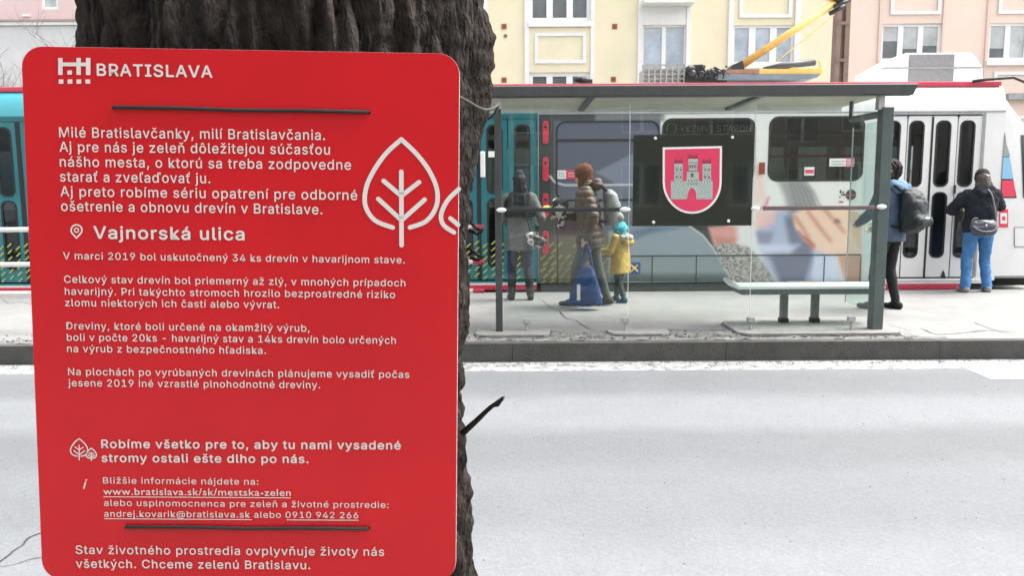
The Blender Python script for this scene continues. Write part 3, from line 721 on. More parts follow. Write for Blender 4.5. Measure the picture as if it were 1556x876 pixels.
# ================================================================== TRAM
TY = 11.12
def tx(u, v=300, Y=TY): return P(u, v, Y).x
def tz(v, u=1000, Y=TY): return P(u, v, Y).z
tram = thing('tram', 'long tram with teal left part and white advert-wrapped right part standing at the platform', 'tram', (0, 0, 0))
XL = -15.0; X0 = 6.98; XT = tx(818); XA = tx(1313); ZB = .285; ZT = tz(171)
def rpx(u0, v0, u1, v1):
    vm = (v0+v1)/2; um = (u0+u1)/2; return tx(u0, vm), tz(v1, um), tx(u1, vm), tz(v0, um)
WIN = [(845, 184, 1001, 305), (1006, 180, 1147, 275), (1168, 177, 1312, 275)]
DOOR_R = (tx(1339, 300), tx(1487, 300)); DOOR_T = (tx(640, 300), tx(816, 300))
DZ0 = .34; DZ1 = tz(174, 1400)
def sidewall(x0, x1, holes, m, name='body_panel'):
    return wall_plate(name, [[(x0, ZB), (x1, ZB), (x1, ZT), (x0, ZT)]], holes, TY, .05, m, tram)
teal_holes = [rr(DOOR_T[0], ZB+.03, DOOR_T[1], tz(180, 760), .02)]
left_doors = (tx(-56, 300), tx(124, 300)); teal_holes.append(rr(left_doors[0], ZB+.03, left_doors[1], tz(180, 760), .02))
tw_w = []
for k in range(3): a = left_doors[1]+.35+k*1.35; tw_w.append((a, 1.33, a+1.2, 2.55))
for k in range(4): a = left_doors[0]-1.6-k*1.5; tw_w.append((a, 1.33, a+1.35, 2.55))
for w in tw_w: teal_holes.append(rr(*w, .12))
sidewall(XL, XT-.004, teal_holes, M['teal'])
gw = [rr(*rpx(*w), .13, 6) for w in WIN]
sidewall(XT, XA, gw, M['white'])
sidewall(XA+.004, X0, [rr(DOOR_R[0], ZB+.03, DOOR_R[1], DZ1, .02)], M['white'])
# roof shoulders
zr = tz(132, 1000, TY+.14)
prof = [(TY, ZT+.001)]+[(TY+.20*(1-math.cos(R_(a))), ZT+(zr-ZT)*math.sin(R_(a))) for a in range(12, 91, 13)]
prof += [(TY+.20, zr), (TY+.5, zr+.03), (TY+1.25, zr+.07), (TY+2.0, zr+.03), (TY+2.3, zr), (TY+2.5, ZT), (TY+2.5, 2.36), (TY+2.46, 2.36), (TY+2.46, ZT-.1), (TY+1.25, zr-.03), (TY+.06, ZT-.05)]
for nm, x0, x1, mk in (('roof_shell', XL, XT-.004, 'teal_sky_sheen'), ('roof_shell', XT, tx(905, 168), 'grey_paint'), ('roof_shell', tx(905, 168)+.003, X0, 'white')):
    mb = MB(); n = len(prof); mb.add([(x0, y, z) for y, z in prof]+[(x1, y, z) for y, z in prof], [(i, n+i, n+(i+1) % n, (i+1) % n) for i in range(n-1)])
    auto_smooth(mb.build(nm, M[mk], tram), 35)
mb = MB()
zz0, zz1 = tz(134, 1000, TY+.12), tz(126.5, 1000, TY+.12)
mb.box(XL, tx(1521, 128, TY+.12), TY+.10, TY+.18, zz0, zz1); M['pink_red'] = mat('roof_edge_red', (.55, .05, .09), .4, .1, 3); mb.build('roof_edge_rail', M['pink_red'], tram, bevel=.01)
mb = MB(); mb.box(tx(820), X0, TY-.012, TY+.01, ZT-.018, ZT-.002); mb.build('drip_rail', M['roof_grey'], tram)
mb = MB(); mb.box(XL, XT, TY-.012, TY+.01, ZT-.03, ZT-.01); mb.build('drip_rail', M['teal'], tram)
# underframe, floor, interior
mb = MB(); mb.box(XL, X0-.1, TY+.10, TY+2.4, .075, ZB+.02); mb.build('underframe', M['under'], tram)
mb = MB(); mb.box(XL, X0, TY+.06, TY+2.44, ZB+.03, ZB+.08); mb.build('floor', M['under'], tram)
M['seat'] = mat('seat_fabric', (.16, .16, .20), .8, .2, 20)
mb = MB(); mb.box(XL, X0-.05, TY+2.38, TY+2.44, ZB+.08, 1.35); mb.box(XL, X0-.05, TY+2.38, TY+2.44, 2.35, ZT)
for k in range(16): x = XL+.4+k*1.38; mb.box(x, x+.22, TY+2.38, TY+2.44, 1.35, 2.35)
mb.build('inner_wall', M['roof_grey'], tram)
mb = MB(); mb.box(XL, X0-.05, TY+2.45, TY+2.5, ZB, 1.35); mb.build('far_side_panel', M['white'], tram)
mb = MB(); mb.box(XL, X0-.05, TY+2.46, TY+2.47, 1.352, 2.358); mb.build('far_side_glass', glass('far_side_dark_glass', (.34, .38, .40)), tram)
for k in range(9):
    x = 1.6+k*.62
    for yy in (TY+.35, TY+1.75):
        if x > 5.3 : continue
        mb = MB(); mb.box(x, x+.42, yy, yy+.42, .78, .86); mb.box(x-.02, x+.06, yy, yy+.42, .84, 1.42); mb.build('seat', M['seat'], tram, bevel=.03)
mb = MB(); rz_ = tz(237, 1240, TY+.3); mb.tube([(tx(1150, 237, TY+.3), TY+.3, rz_), (tx(1325, 237, TY+.3), TY+.3, rz_)], .016, 8); mb.build('red_handrail', M['red'], tram, smooth=True)
mb = MB(); rz_ = tz(206, 1240, TY+.9); mb.tube([(1.5, TY+.9, rz_), (6.5, TY+.9, rz_)], .018, 8)
for x in (1.9, 3.1, 4.25, 5.4): mb.tube([(x, TY+.9, .5), (x, TY+.9, 2.7)], .018, 8)
mb.build('grab_rail', M['alu'], tram, smooth=True)
# windows
def window(x0, z0, x1, z1, r, pane=True, bar=None, mk='tram_glass', rim=.022):
    f = wall_plate('window', [rr(x0-rim*.3, z0-rim*.3, x1+rim*.3, z1+rim*.3, r+.01, 6)], [rr(x0+rim, z0+rim, x1-rim, z1-rim, max(.01, r-rim), 6)], TY-.009, .03, M['rubber'], tram)
    if pane: wall_plate('pane', [rr(x0+rim, z0+rim, x1-rim, z1-rim, max(.01, r-rim), 6)], [], TY+.004, .006, M[mk], f)
    if bar: b = MB(); b.box(x0+rim, x1-rim, TY-.011, TY+.003, bar-.018, bar+.018); b.build('transom', M['rubber'], f)
    return f
window(*rpx(*WIN[0]), .13, bar=tz(213, 920), mk='film_glass' if 'film_glass' in M else 'tram_glass')
window(*rpx(*WIN[1]), .13)
w3 = window(*rpx(*WIN[2]), .13)
for w in tw_w: window(*w, .12)
# --- door leaves
def leaf(x0, x1, z0, z1, wins, m, Y=TY+.012, handle=False):
    sh = [rr(*w, (w[2]-w[0])/2*.8, 6) for w in wins]
    lf = wall_plate('door_leaf', [[(x0, z0), (x1, z0), (x1, z1), (x0, z1)]], sh, Y, .035, m, tram)
    for w in wins:
        x_, a, b, c = w; r = (b-x_)/2*.8
    for w in wins:
        r = (w[2]-w[0])/2*.8
        wall_plate('pane', [rr(*w, r, 6)], [], Y+.012, .006, M['tram_glass'], lf)
        wall_plate('window_seal', [rr(w[0]-.012, w[1]-.012, w[2]+.012, w[3]+.012, r+.012, 6)], [rr(w[0]+.014, w[1]+.014, w[2]-.014, w[3]-.014, r-.014, 6)], Y-.006, .012, M['rubber'], lf)
    return lf
def lwin(u0, u1, va, vb): return rpx(u0, va, u1, vb)
edges = [1339, 1374, 1411.5, 1450, 1487]
wn_ = [(1345, 1366), (1380.5, 1402.5), (1421, 1443), (1457.5, 1479.5)]
for k in range(4):
    x0 = tx(edges[k]+1, 300); x1 = tx(edges[k+1]-1, 300)
    c0 = tx((wn_[k][0]+wn_[k][1])/2, 240); hw = .097
    lf = leaf(x0, x1, DZ0, DZ1-.02, [(c0-hw, tz(283, 1430), c0+hw, tz(184, 1430)), (c0-hw, tz(391, 1430), c0+hw, tz(293, 1430))], M['white'])
mb = MB(); x_ = tx(1411.5, 300); mb.box(x_-.014, x_+.014, TY+.005, TY+.011, DZ0, DZ1-.03); mb.build('door_gap_seal', M['rubber'], tram)
for u in (1374, 1450):
    x_ = tx(u, 300); mb = MB(); mb.box(x_-.012, x_+.012, TY-.004, TY+.011, tz(180), tz(173)); mb.box(x_-.011, x_+.011, TY-.012, TY+.011, tz(297), tz(284)); mb.build('hinge', M['black'], tram)
mb = MB(); mb.box(DOOR_R[0]-.02, DOOR_R[0]-.002, TY-.006, TY+.03, DZ0, DZ1); mb.box(DOOR_R[1]+.002, DOOR_R[1]+.03, TY-.010, TY+.03, DZ0, DZ1); mb.box(DOOR_R[0]-.02, DOOR_R[1]+.03, TY-.010, TY+.02, DZ1+.001, DZ1+.022); mb.build('door_frame', M['roof_grey'], tram)
z0_, z1_ = tz(399, 1435), tz(424, 1435); x_ = tx(1434, 420)
mb = MB(); mb.prism([(x_-.045, z1_), (x_+.03, z1_), (x_+.01, tz(414, 1435)), (x_-.012, tz(411, 1435))], TY+.002, TY+.011); mb.build('door_sensor', M['black'], tram)
for dx, nk_ in ((DOOR_T, 4), (left_doors, 4)):
    wL = (dx[1]-dx[0])/nk_
    for k in range(nk_):
        a = dx[0]+k*wL+.006; b = dx[0]+(k+1)*wL-.006; c0 = (a+b)/2+(.02 if k % 2 == 0 else -.0); hw = .105
        leaf(a, b, DZ0, tz(181, 760), [(c0-hw, tz(294, 760), c0+hw, tz(190, 760)), (c0-hw, tz(406, 760), c0+hw, tz(302, 760))], M['teal'])
    x_ = dx[0]+2*wL; mb = MB(); mb.box(x_-.03, x_+.03, TY+.002, TY+.011, DZ0, tz(182, 760)); mb.build('door_gap_seal', M['rubber'], tram)
mb = MB(); hx = tx(733.5, 250); mb.box(hx-.035, hx+.035, TY-.03, TY+.0, tz(270, 730), tz(230, 730)); mb.build('door_handle', M['rail_white'], tram, bevel=.02)
mb = MB()
for u0, u1 in ((716, 723), (742, 753)): mb.box(tx(u0, 234), tx(u1, 234), TY-.004, TY+.003, tz(239, 730), tz(230, 730))
mb.build('white_sticker', M['print_white'], tram)
# reflectors on the grey strip
for v0, v1 in ((184, 219), (239, 276), (294, 331), (351, 387)):
    xc = tx(829, 300); mb = MB(); mb.prism(rr(xc-.042, tz(v1, 829), xc+.042, tz(v0, 829), .04), TY-.028, TY-.001); r_ = mb.build('red_reflector', M['red'], tram, bevel=.006)
    mb = MB(); mb.ell((xc, TY-.029, tz(v0+9, 829)), (.022, .006, .022), 10, 6); mb.build('reflector_screw', M['rubber'], r_, smooth=True)
# skirts
mb = MB(); mb.box(XL, tx(815), TY-.03, TY+.09, tz(441, 760), tz(433.5, 760)); mb.build('red_skirt', M['red'], tram, bevel=.008)
mb = MB(); mb.box(XL, tx(815), TY-.02, TY+.08, tz(433, 760), tz(430.5, 760)); mb.build('white_sill', M['white'], tram)
mb = MB(); mb.box(tx(1338, 430), tx(1466, 430), TY-.04, TY+.09, tz(440, 1400), tz(431.5, 1400)); mb.build('red_step', M['pink_red'], tram, bevel=.008)
mb = MB(); mb.box(tx(1330, 430), tx(1500, 430), TY-.03, TY+.08, tz(431, 1400), tz(428, 1400)); mb.build('step_sill', M['white'], tram)
M['skirt_grey'] = mat('dark_green_grey_skirt', (.05, .062, .058), .5, .15, 5)
mb = MB(); mb.box(tx(822), tx(1338), TY-.016, TY+.09, tz(444, 1000), tz(431, 1000)); mb.build('grey_skirt', M['skirt_grey'], tram)
# --- advert print: flat printed colours laid on the side as one sheet
M['advert'] = vcol_mat('advert_print')
def advert():
    du = 1.5; us = np.arange(818.5, 1313, du); vs_ = np.arange(163, 431, du)
    U, V = np.meshgrid(us, vs_)
    C = np.zeros(U.shape+(3,)); C[...] = S(232, 232, 228)
    def put(mask, col, a=1.0):
        m_ = np.clip(mask, 0, 1)[..., None]*a; C[...] = C*(1-m_)+np.array(S(*col))*m_
    def poly(pts, soft=3.0):
        inside = np.zeros(U.shape, bool); dist = np.full(U.shape, 1e9); n = len(pts)
        for i in range(n):
            x1, y1 = pts[i]; x2, y2 = pts[(i+1) % n]
            cnd = ((y1 > V) != (y2 > V)); xi = (x2-x1)*(V-y1)/((y2-y1) if y2 != y1 else 1e-9)+x1
            inside ^= cnd & (U < xi)
            L2 = (x2-x1)**2+(y2-y1)**2+1e-9; t = np.clip(((U-x1)*(x2-x1)+(V-y1)*(y2-y1))/L2, 0, 1)
            dist = np.minimum(dist, np.hypot(U-x1-t*(x2-x1), V-y1-t*(y2-y1)))
        sd_ = np.where(inside, dist, -dist); return np.clip(sd_/soft+.5, 0, 1)
    def line(pts, w, soft=1.2):
        d = np.full(U.shape, 1e9)
        for (x1, y1), (x2, y2) in zip(pts[:-1], pts[1:]):
            L2 = (x2-x1)**2+(y2-y1)**2+1e-9; t = np.clip(((U-x1)*(x2-x1)+(V-y1)*(y2-y1))/L2, 0, 1); d = np.minimum(d, np.hypot(U-x1-t*(x2-x1), V-y1-t*(y2-y1)))
        return np.clip((w/2-d)/soft+.5, 0, 1)
    N1 = fbm(U/14., V/9., 4, 3)-.45; N2 = fbm(U/5., V/3.5, 3, 9)-.45
    # grey car photograph at the left half
    put(poly([(810, 150), (1003, 150), (1003, 200), (1060, 290), (1110, 350), (1120, 440), (810, 440)], 6), (122, 127, 136))
    put(poly([(810, 150), (842, 150), (842, 440), (810, 440)], 4), (76, 82, 82))
    put(poly([(842, 180), (1003, 180), (1003, 300), (842, 300)], 3), (112, 117, 132))
    put(poly([(905, 262), (1003, 212), (1003, 302), (965, 300), (930, 276)], 4), (150, 156, 168), .8)
    put(poly([(842, 290), (1003, 290), (1003, 345), (842, 345)], 8), (118, 124, 134), .7)
    put(poly([(905, 282), (960, 282), (978, 292), (990, 330), (940, 345), (905, 345)], 6), (134, 142, 150), .8)
    put(line([(836, 268), (843, 277), (858, 281.5), (965, 281)], 3), (205, 206, 206))
    put(poly([(842, 322), (905, 318), (905, 362), (842, 362)], 7), (92, 66, 78), .9)
    put(poly([(815, 358), (955, 358), (955, 440), (815, 440)], 4), (126, 124, 108))
    put(poly([(818, 300), (842, 300), (842, 440), (818, 440)], 4), (96, 98, 92), .7)
    for ky in range(7):
        for kx in range(10):
            x = 822+kx*12.5+(ky % 2)*4; y = 372+ky*9.5
            if x < 945 and not (850 < x < 870 and ky < 2): put(line([(x, y+3), (x+6.5, y-2.5)], 2.4), (196, 190, 92), .75)
    put(poly([(846, 392), (935, 392), (935, 430), (846, 430)], 3), (112, 112, 108), .45)
    # car bonnet / blue-grey body with its curved end
    bon = [(925, 440), (925, 352), (962, 343), (1048, 344), (1068, 358), (1084, 378), (1098, 402), (1114, 436)]
    put(poly([(1035, 335), (1075, 335), (1092, 352), (1100, 400), (1130, 440), (1020, 440)], 5), (72, 82, 78))
    put(poly(bon, 3), (160, 172, 180)); put(line(bon[3:], 3), (205, 210, 210), .8)
    put(poly([(955, 352), (990, 345), (1030, 347), (985, 356), (958, 368)], 7), (120, 138, 158), .9)
    put(poly([(925, 392), (1096, 392), (1112, 432), (925, 432)], 8), (152, 164, 166), .55)
    put(poly([(925, 416), (1108, 416), (1120, 436), (925, 436)], 8), (100, 114, 112), .8)
    # woman: face/skin, knitted scarf, blue garment, hair, hand
    put(poly([(1076, 345), (1120, 343), (1146, 338), (1118, 372), (1085, 375)], 6), (222, 172, 162))
    put(poly([(1086, 360), (1120, 363), (1108, 372), (1090, 372)], 6), (190, 132, 126), .5)
    put(poly([(1118, 340), (1156, 340), (1158, 400), (1125, 392)], 10), (226, 228, 226))
    sc_ = poly([(1086, 374), (1110, 369), (1136, 375), (1150, 388), (1168, 410), (1182, 432), (1112, 434), (1098, 404)], 4)
    kn = np.sin(U*.55+3*N1*6+np.sin(V*.7)*1.4)*np.sin(V*.6+U*.12+N2*6)
    put(sc_, (196, 194, 188)); put(sc_*np.clip(kn*1.1+.25+N2, 0, 1), (92, 92, 92), .8)
    put(poly([(1150, 350), (1175, 320), (1215, 310), (1250, 340), (1262, 432), (1182, 432), (1160, 398)], 7), (188, 196, 216))
    put(poly([(1192, 330), (1222, 326), (1236, 390), (1222, 432), (1186, 432), (1168, 388), (1200, 376)], 9), (128, 134, 152), .9)
    put(poly([(1148, 352), (1176, 352), (1170, 372), (1152, 372)], 6), (150, 154, 172), .8)
    put(poly([(1150, 372), (1215, 372), (1200, 386), (1160, 384)], 8), (216, 224, 240), .8)
    put(poly([(1182, 275), (1222, 275), (1236, 290), (1244, 316), (1200, 330), (1192, 300)], 9), (146, 148, 150), .75)
    for k in range(6): put(line([(1200+k*5, 276), (1206+k*6.5, 296), (1212+k*7.5, 318)], 2.6), (92, 94, 98), .45)
    put(line([(1165, 345), (1163, 310), (1150, 262), (1146, 236)], 5, 5), (236, 196, 196), .55)
    put(poly([(1144, 250), (1162, 256), (1160, 300), (1146, 318)], 8), (240, 214, 208), .7)
    put(line([(1156, 318), (1164, 312), (1168, 300)], 3.5), (224, 96, 112), .8)
    put(poly([(1148, 322), (1180, 318), (1176, 340), (1150, 350)], 7), (238, 202, 196), .8)
    hand = [(1204, 326), (1224, 316), (1242, 318), (1262, 314), (1290, 316), (1309, 328), (1309, 432), (1286, 432), (1272, 392), (1238, 380), (1222, 366), (1208, 346)]
    put(poly(hand, 4), (238, 212, 194))
    for a, b, c_ in (((1208, 330), (1222, 350), (1236, 376)), ((1228, 322), (1244, 344), (1262, 366)), ((1252, 318), (1272, 340), (1282, 352))):
        put(line([a, b, c_], 6, 5), (208, 150, 130), .75)
    for a, b in (((1214, 352), (1234, 378)), ((1222, 360), (1238, 374))): put(line([a, b], 3, 3), (176, 104, 92), .8)
    put(poly([(1272, 388), (1309, 388), (1309, 432), (1284, 432)], 6), (212, 166, 146), .85)
    put(poly([(1290, 318), (1309, 326), (1309, 380), (1296, 360)], 8), (226, 190, 168), .7)
    put(line([(1269, 338), (1272, 334), (1276, 338)], 4), (96, 106, 96), .8)
    put(poly([(1238, 386), (1272, 390), (1284, 432), (1232, 432)], 5), (214, 222, 238), .9)
    # top strip colours
    put(poly([(818, 150), (905, 150), (905, 184), (818, 184)], 3), (84, 88, 92))
    put(poly([(905, 150), (1010, 150), (1010, 184), (905, 184)], 6), (140, 144, 148), .85)
    C[...] = C**1.32*.99; C[...] *= (1+.05*N1)[..., None]
    def blur(A, k):
        for ax in (0, 1):
            B = np.zeros_like(A)
            for s_ in range(-k, k+1): B += np.roll(A, s_, ax)
            A = B/(2*k+1)
        return A
    soft = np.clip((U-1120)/30, 0, 1)[..., None]*np.clip((V-272)/8, 0, 1)[..., None]*np.clip((1300-U)/10, 0, 1)[..., None]*np.clip((424-V)/6, 0, 1)[..., None]
    C[...] = C*(1-soft*.6)+blur(C, 2)*soft*.6
    keep = np.ones((len(vs_)-1, len(us)-1), bool); Uc = (U[:-1, :-1]+U[1:, 1:])/2; Vc = (V[:-1, :-1]+V[1:, 1:])/2
    ny, nx = U.shape
    verts = []; K = {}
    rf = [rpx(*w) for w in WIN[1:]]
    pts = [[P(float(U[j, i]), float(V[j, i]), TY-.004) for i in range(nx)] for j in range(ny)]
    vs2 = [p for row in pts for p in row]; fs = []
    for j in range(ny-1):
        for i in range(nx-1):
            c = (pts[j][i]+pts[j+1][i+1])/2; skip = c.z < ZB+.005 or c.z > ZT-.02
            for (x0, z0, x1, z1) in rf:
                if x0 < c.x < x1 and z0 < c.z < z1:
                    ex = max(x0+.11-c.x, c.x-x1+.11, 0); ez = max(z0+.11-c.z, c.z-z1+.11, 0)
                    if ex*ex+ez*ez < .11**2: skip = True
            if not skip: fs.append((j*nx+i, (j+1)*nx+i, (j+1)*nx+i+1, j*nx+i+1))
    me = bpy.data.meshes.new('advert_print'); me.from_pydata(vs2, [], fs)
    ca = me.color_attributes.new('Col', 'FLOAT_COLOR', 'POINT')
    arr = np.ones((ny*nx, 4), np.float32); arr[:, :3] = np.clip(C.reshape(-1, 3), 0, 1); ca.data.foreach_set('color', arr.ravel())
    me.materials.append(M['advert']); link_mesh('advert_print', me, tram)
advert()
mb = MB()
x0 = tx(890, 388); mb.box(x0, tx(1308, 388), TY-.010, TY-.005, tz(389.4, 1100), tz(387.6, 1100))
for u in (991, 1058, 1252, 1307): mb.box(tx(u, 410)-.006, tx(u, 410)+.006, TY-.0095, TY-.005, tz(430, u), tz(389.6, u))
mb.build('panel_joints', M['under'], tram)
mb = MB(); mb.box(tx(846, 410), tx(848, 410), TY-.0095, TY-.005, tz(440, 847), tz(352, 847)); mb.build('panel_joints', M['under'], tram)
# yellow dashes on the teal part
M['dash'] = mat('yellow_green_dashes', (.34, .42, .08), .5); M['dark_teal'] = mat('dark_teal_print', (.006, .10, .10), .4)
mb = MB(); xx = XL+2
def dashes(mb, x0, x1):
    x = x0; k = 0
    while x < x1:
        for r in range(7):
            z = tz(430, 760)+.05+r*.093+(.04 if k % 2 else 0)
            if z+.05 < tz(366, 760): 
                mb.add([(x, TY-.0075, z), (x+.028, TY-.0075, z), (x+.085, TY-.0075, z+.055), (x+.057, TY-.0075, z+.055)], [(0, 1, 2, 3)])
        x += .12; k += 1
dashes(mb, tx(-60), tx(800)); mb.build('dash_print', M['dash'], tram)
# stickers
def sticker(u0, v0, u1, v1, m, name='sticker', Y=TY-.013, parent=None, label=None):
    mb = MB(); mb.box(tx(u0, v0), tx(u1, v0), Y, Y+.002, tz(v1, u0), tz(v0, u0)); o = mb.build(name, m, parent or tram, label); return o
M['blue'] = mat('sign_blue', (.02, .09, .30), .5); M['yellow'] = mat('sign_yellow', (.75, .55, .06), .5); M['pale_blue'] = mat('pale_blue', (.25, .5, .7), .5)
M['print_red'] = mat('print_red', (.68, .05, .10), .5); M['orange_brown'] = mat('brown_marker', (.28, .05, .025), .4); M['ink'] = mat('dark_ink', (.05, .05, .055), .6); M['pink'] = mat('pink_print', (.75, .22, .32), .5)
sticker(847, 259, 860, 272, M['print_white']); sticker(860.4, 259, 884, 272, M['print_red'])
s = sticker(1260, 241, 1285, 253, M['print_white']); s2 = sticker(1285.4, 240.5, 1298, 253.5, M['pink'])
sticker(1222, 254, 1237, 267, M['print_white']); sticker(1223, 258, 1236, 263.5, M['print_red'], Y=TY-.0155)
def lines_on(u0, u1, vs_, m=None, Y=TY-.0155, h=1.0):
    mb = MB()
    for v in vs_:
        u = u0
        while u < u1-1:
            w = random.uniform(1.2, 3); mb.box(tx(u, v), tx(min(u+w, u1), v), Y, Y+.001, tz(v+h, u), tz(v, u)); u += w+.8
    mb.build('sticker_print', m or M['ink'], tram)
lines_on(1263, 1283, (245, 249)); lines_on(1287, 1297, (243, 247, 250), M['print_white']); lines_on(849, 858, (262, 265, 268)); lines_on(864, 882, (263, 267), M['print_white'])
sticker(955, 399, 973, 417, M['blue'])
mb = MB(); c = P(964, 408, TY-.0155)
mb.tube([(c.x-.05, c.y, c.z-.05), (c.x+.05, c.y, c.z+.05)], .010, 4); mb.tube([(c.x-.05, c.y, c.z+.05), (c.x+.05, c.y, c.z-.05)], .010, 4); mb.ell((c.x, c.y, c.z), (.026, .004, .026)); mb.build('sticker_print', M['yellow'], tram)
sticker(1153, 247, 1162, 265, M['orange_brown'], 'side_marker', TY-.02)
# round pictograms by the door
mb = MB(); c = P(1293, 296, TY-.006); mb.tube([c, c+Vector((0, -.004, 0))], .075, 20); mb.build('round_pictogram', M['ink'], tram)
mb = MB(); mb.box(c.x-.072, c.x+.072, c.y-.006, c.y-.0045, c.z-.018, c.z+.004); mb.build('pictogram_bar', M['print_red'], tram)
mb = MB(); c = P(1279, 297, TY-.006)
for dx, dz, w, h in ((-.03, .03, .02, .05), (.0, .035, .03, .02), (-.01, 0, .025, .02), (.02, -.005, .03, .03), (-.035, -.035, .02, .02)): mb.box(c.x+dx, c.x+dx+w, c.y-.002, c.y, c.z+dz, c.z+dz+h)
mb.build('small_pictogram', M['ink'], tram)
mb = MB(); c = P(1278, 307, TY-.006); mb.box(c.x-.03, c.x+.03, c.y-.002, c.y, c.z-.012, c.z+.012); mb.build('small_pictogram', M['print_red'], tram)
# red framed round sticker right of the door
c = P(1525.5, 332, TY+.0)
# LED destination strip in the middle window
led_bg = MB(); x0, x1 = tx(1012, 195), tx(1144, 195); led_bg.box(x0, x1, TY+.03, TY+.05, tz(204, 1070), tz(186, 1070)); dsp = led_bg.build('destination_display', M['rubber'], tram)
M['led'] = mat('led_letters', (.42, .50, .36), .6)
me = text_mesh('•KZMVI STARON'); xs = [v.co.x for v in me.vertices]; k = (tx(1142, 195)-tx(1036, 195))/(max(xs)-min(xs)); z0 = tz(200, 1080); sc = (tz(190, 1080)-z0)/CAPH
for v in me.vertices: v.co = Vector((tx(1036, 195)+(v.co.x-min(xs))*k, TY+.027, z0+v.co.y*sc))
me.materials.append(M['led']); link_mesh('display_text', me, dsp)
mb = MB(); c = P(1020, 195, TY+.026)
mb.tube([c+Vector((math.cos(R_(a))*.07, 0, math.sin(R_(a))*.07)) for a in range(-60, 231, 20)], .009, 5); mb.build('display_ring', M['led'], dsp)
# --- nose
XF = lambda z: 8.45-.10*abs(z-1.2)-(max(0, z-1.45)**1.25)*.82
YC = TY+1.25
zs_ = [.31, .35, .6, .9, 1.2, 1.45, 1.7, 2.0, 2.3, 2.55, 2.72, 2.84, 2.94, 3.01, 3.05]
def nose_pt(z, th):
    hw = 1.25-(.20*(1-math.cos(min(1, max(0, (z-ZT)/(zr-ZT)))*math.pi/2)))-(0.06 if z < .33 else 0)
    s = math.sin(th); c = math.cos(th)
    return Vector((X0+(XF(z)-X0)*abs(s)**.62, YC-hw*math.copysign(abs(c)**.38, c), z))
nt_ = 48
vs = [nose_pt(z, math.pi*k/nt_) for z in zs_ for k in range(nt_+1)]
fs = [(j*(nt_+1)+k, j*(nt_+1)+k+1, (j+1)*(nt_+1)+k+1, (j+1)*(nt_+1)+k) for j in range(len(zs_)-1) for k in range(nt_)]
top = len(zs_)-1
fs.append(tuple(top*(nt_+1)+k for k in range(nt_+1))); fs.append(tuple(range(nt_, -1, -1)))
mb = MB(); mb.add(vs, fs); auto_smooth(mb.build('nose', M['white'], tram), 50)
def nose_xz(x, z, off=.006):
    lo, hi = 0, math.pi/2
    for _ in range(40):
        m_ = (lo+hi)/2
        if nose_pt(z, m_).x < x: lo = m_
        else: hi = m_
    p = nose_pt(z, lo); p.y -= off; return p
def nose_patch(quad, m, name, off=.006, n=8):
    """quad in photo order tl, tr, br, bl given as (x, z) corners"""
    vs = []
    for j in range(n+1):
        for i in range(n+1):
            a, b = i/n, j/n
            x = (quad[0][0]*(1-a)+quad[1][0]*a)*(1-b)+(quad[3][0]*(1-a)+quad[2][0]*a)*b
            z = (quad[0][1]*(1-a)+quad[1][1]*a)*(1-b)+(quad[3][1]*(1-a)+quad[2][1]*a)*b
            vs.append(nose_xz(x, z, off))
    mb = MB(); mb.add(vs, [(j*(n+1)+i, (j+1)*(n+1)+i, (j+1)*(n+1)+i+1, j*(n+1)+i+1) for j in range(n) for i in range(n)])
    return mb.build(name, m, tram, smooth=True)
M['cab_glass'] = mat('dark_cab_glass', (.03, .045, .045), .08, coat=.4)
def nq(l): 
    out = []
    for u, v in l:
        y = TY
        for _ in range(6): p = P(u, v, y); y = nose_xz(min(p.x, XF(p.z)-.02), p.z).y
        out.append((p.x, p.z))
    return out
nose_patch(nq([(1521, 193), (1526, 200), (1545, 301), (1519, 301)]), M['rubber'], 'cab_window_frame', .006)
nose_patch(nq([(1523, 203), (1526, 208), (1535, 238), (1524, 238)]), M['pale_glass'] if 'pale_glass' in M else mat('pale_cab_glass', (.32, .36, .36), .15), 'cab_window', .010)
nose_patch(nq([(1524, 239), (1534, 239), (1540, 272), (1522, 272)]), M['pale_blue'], 'blue_card', .0115)
nose_patch(nq([(1522, 274), (1540, 274), (1543, 299), (1521, 299)]), M['print_red'], 'red_card', .012)
nose_patch(nq([(1551, 205), (1562, 205), (1575, 301), (1555, 301)]), M['cab_glass'], 'side_windscreen', .008)
nose_patch(nq([(1518, 318), (1532, 318), (1532, 346), (1518, 346)]), M['print_red'], 'warning_sticker', .006)
nose_patch(nq([(1520, 324), (1530, 324), (1530, 340), (1520, 340)]), M['print_white'], 'warning_sticker_disc', .0085)
nose_patch(nq([(1522.5, 329), (1527.5, 329), (1527.5, 335), (1522.5, 335)]), M['print_red'], 'warning_sticker_mark', .011)
nose_patch(nq([(1541, 345), (1566, 345), (1566, 376), (1541, 376)]), M['roof_grey'], 'hatch_gap', .004)
nose_patch(nq([(1542, 346.5), (1566, 346.5), (1566, 374.5), (1542, 374.5)]), M['white'], 'hatch', .009)
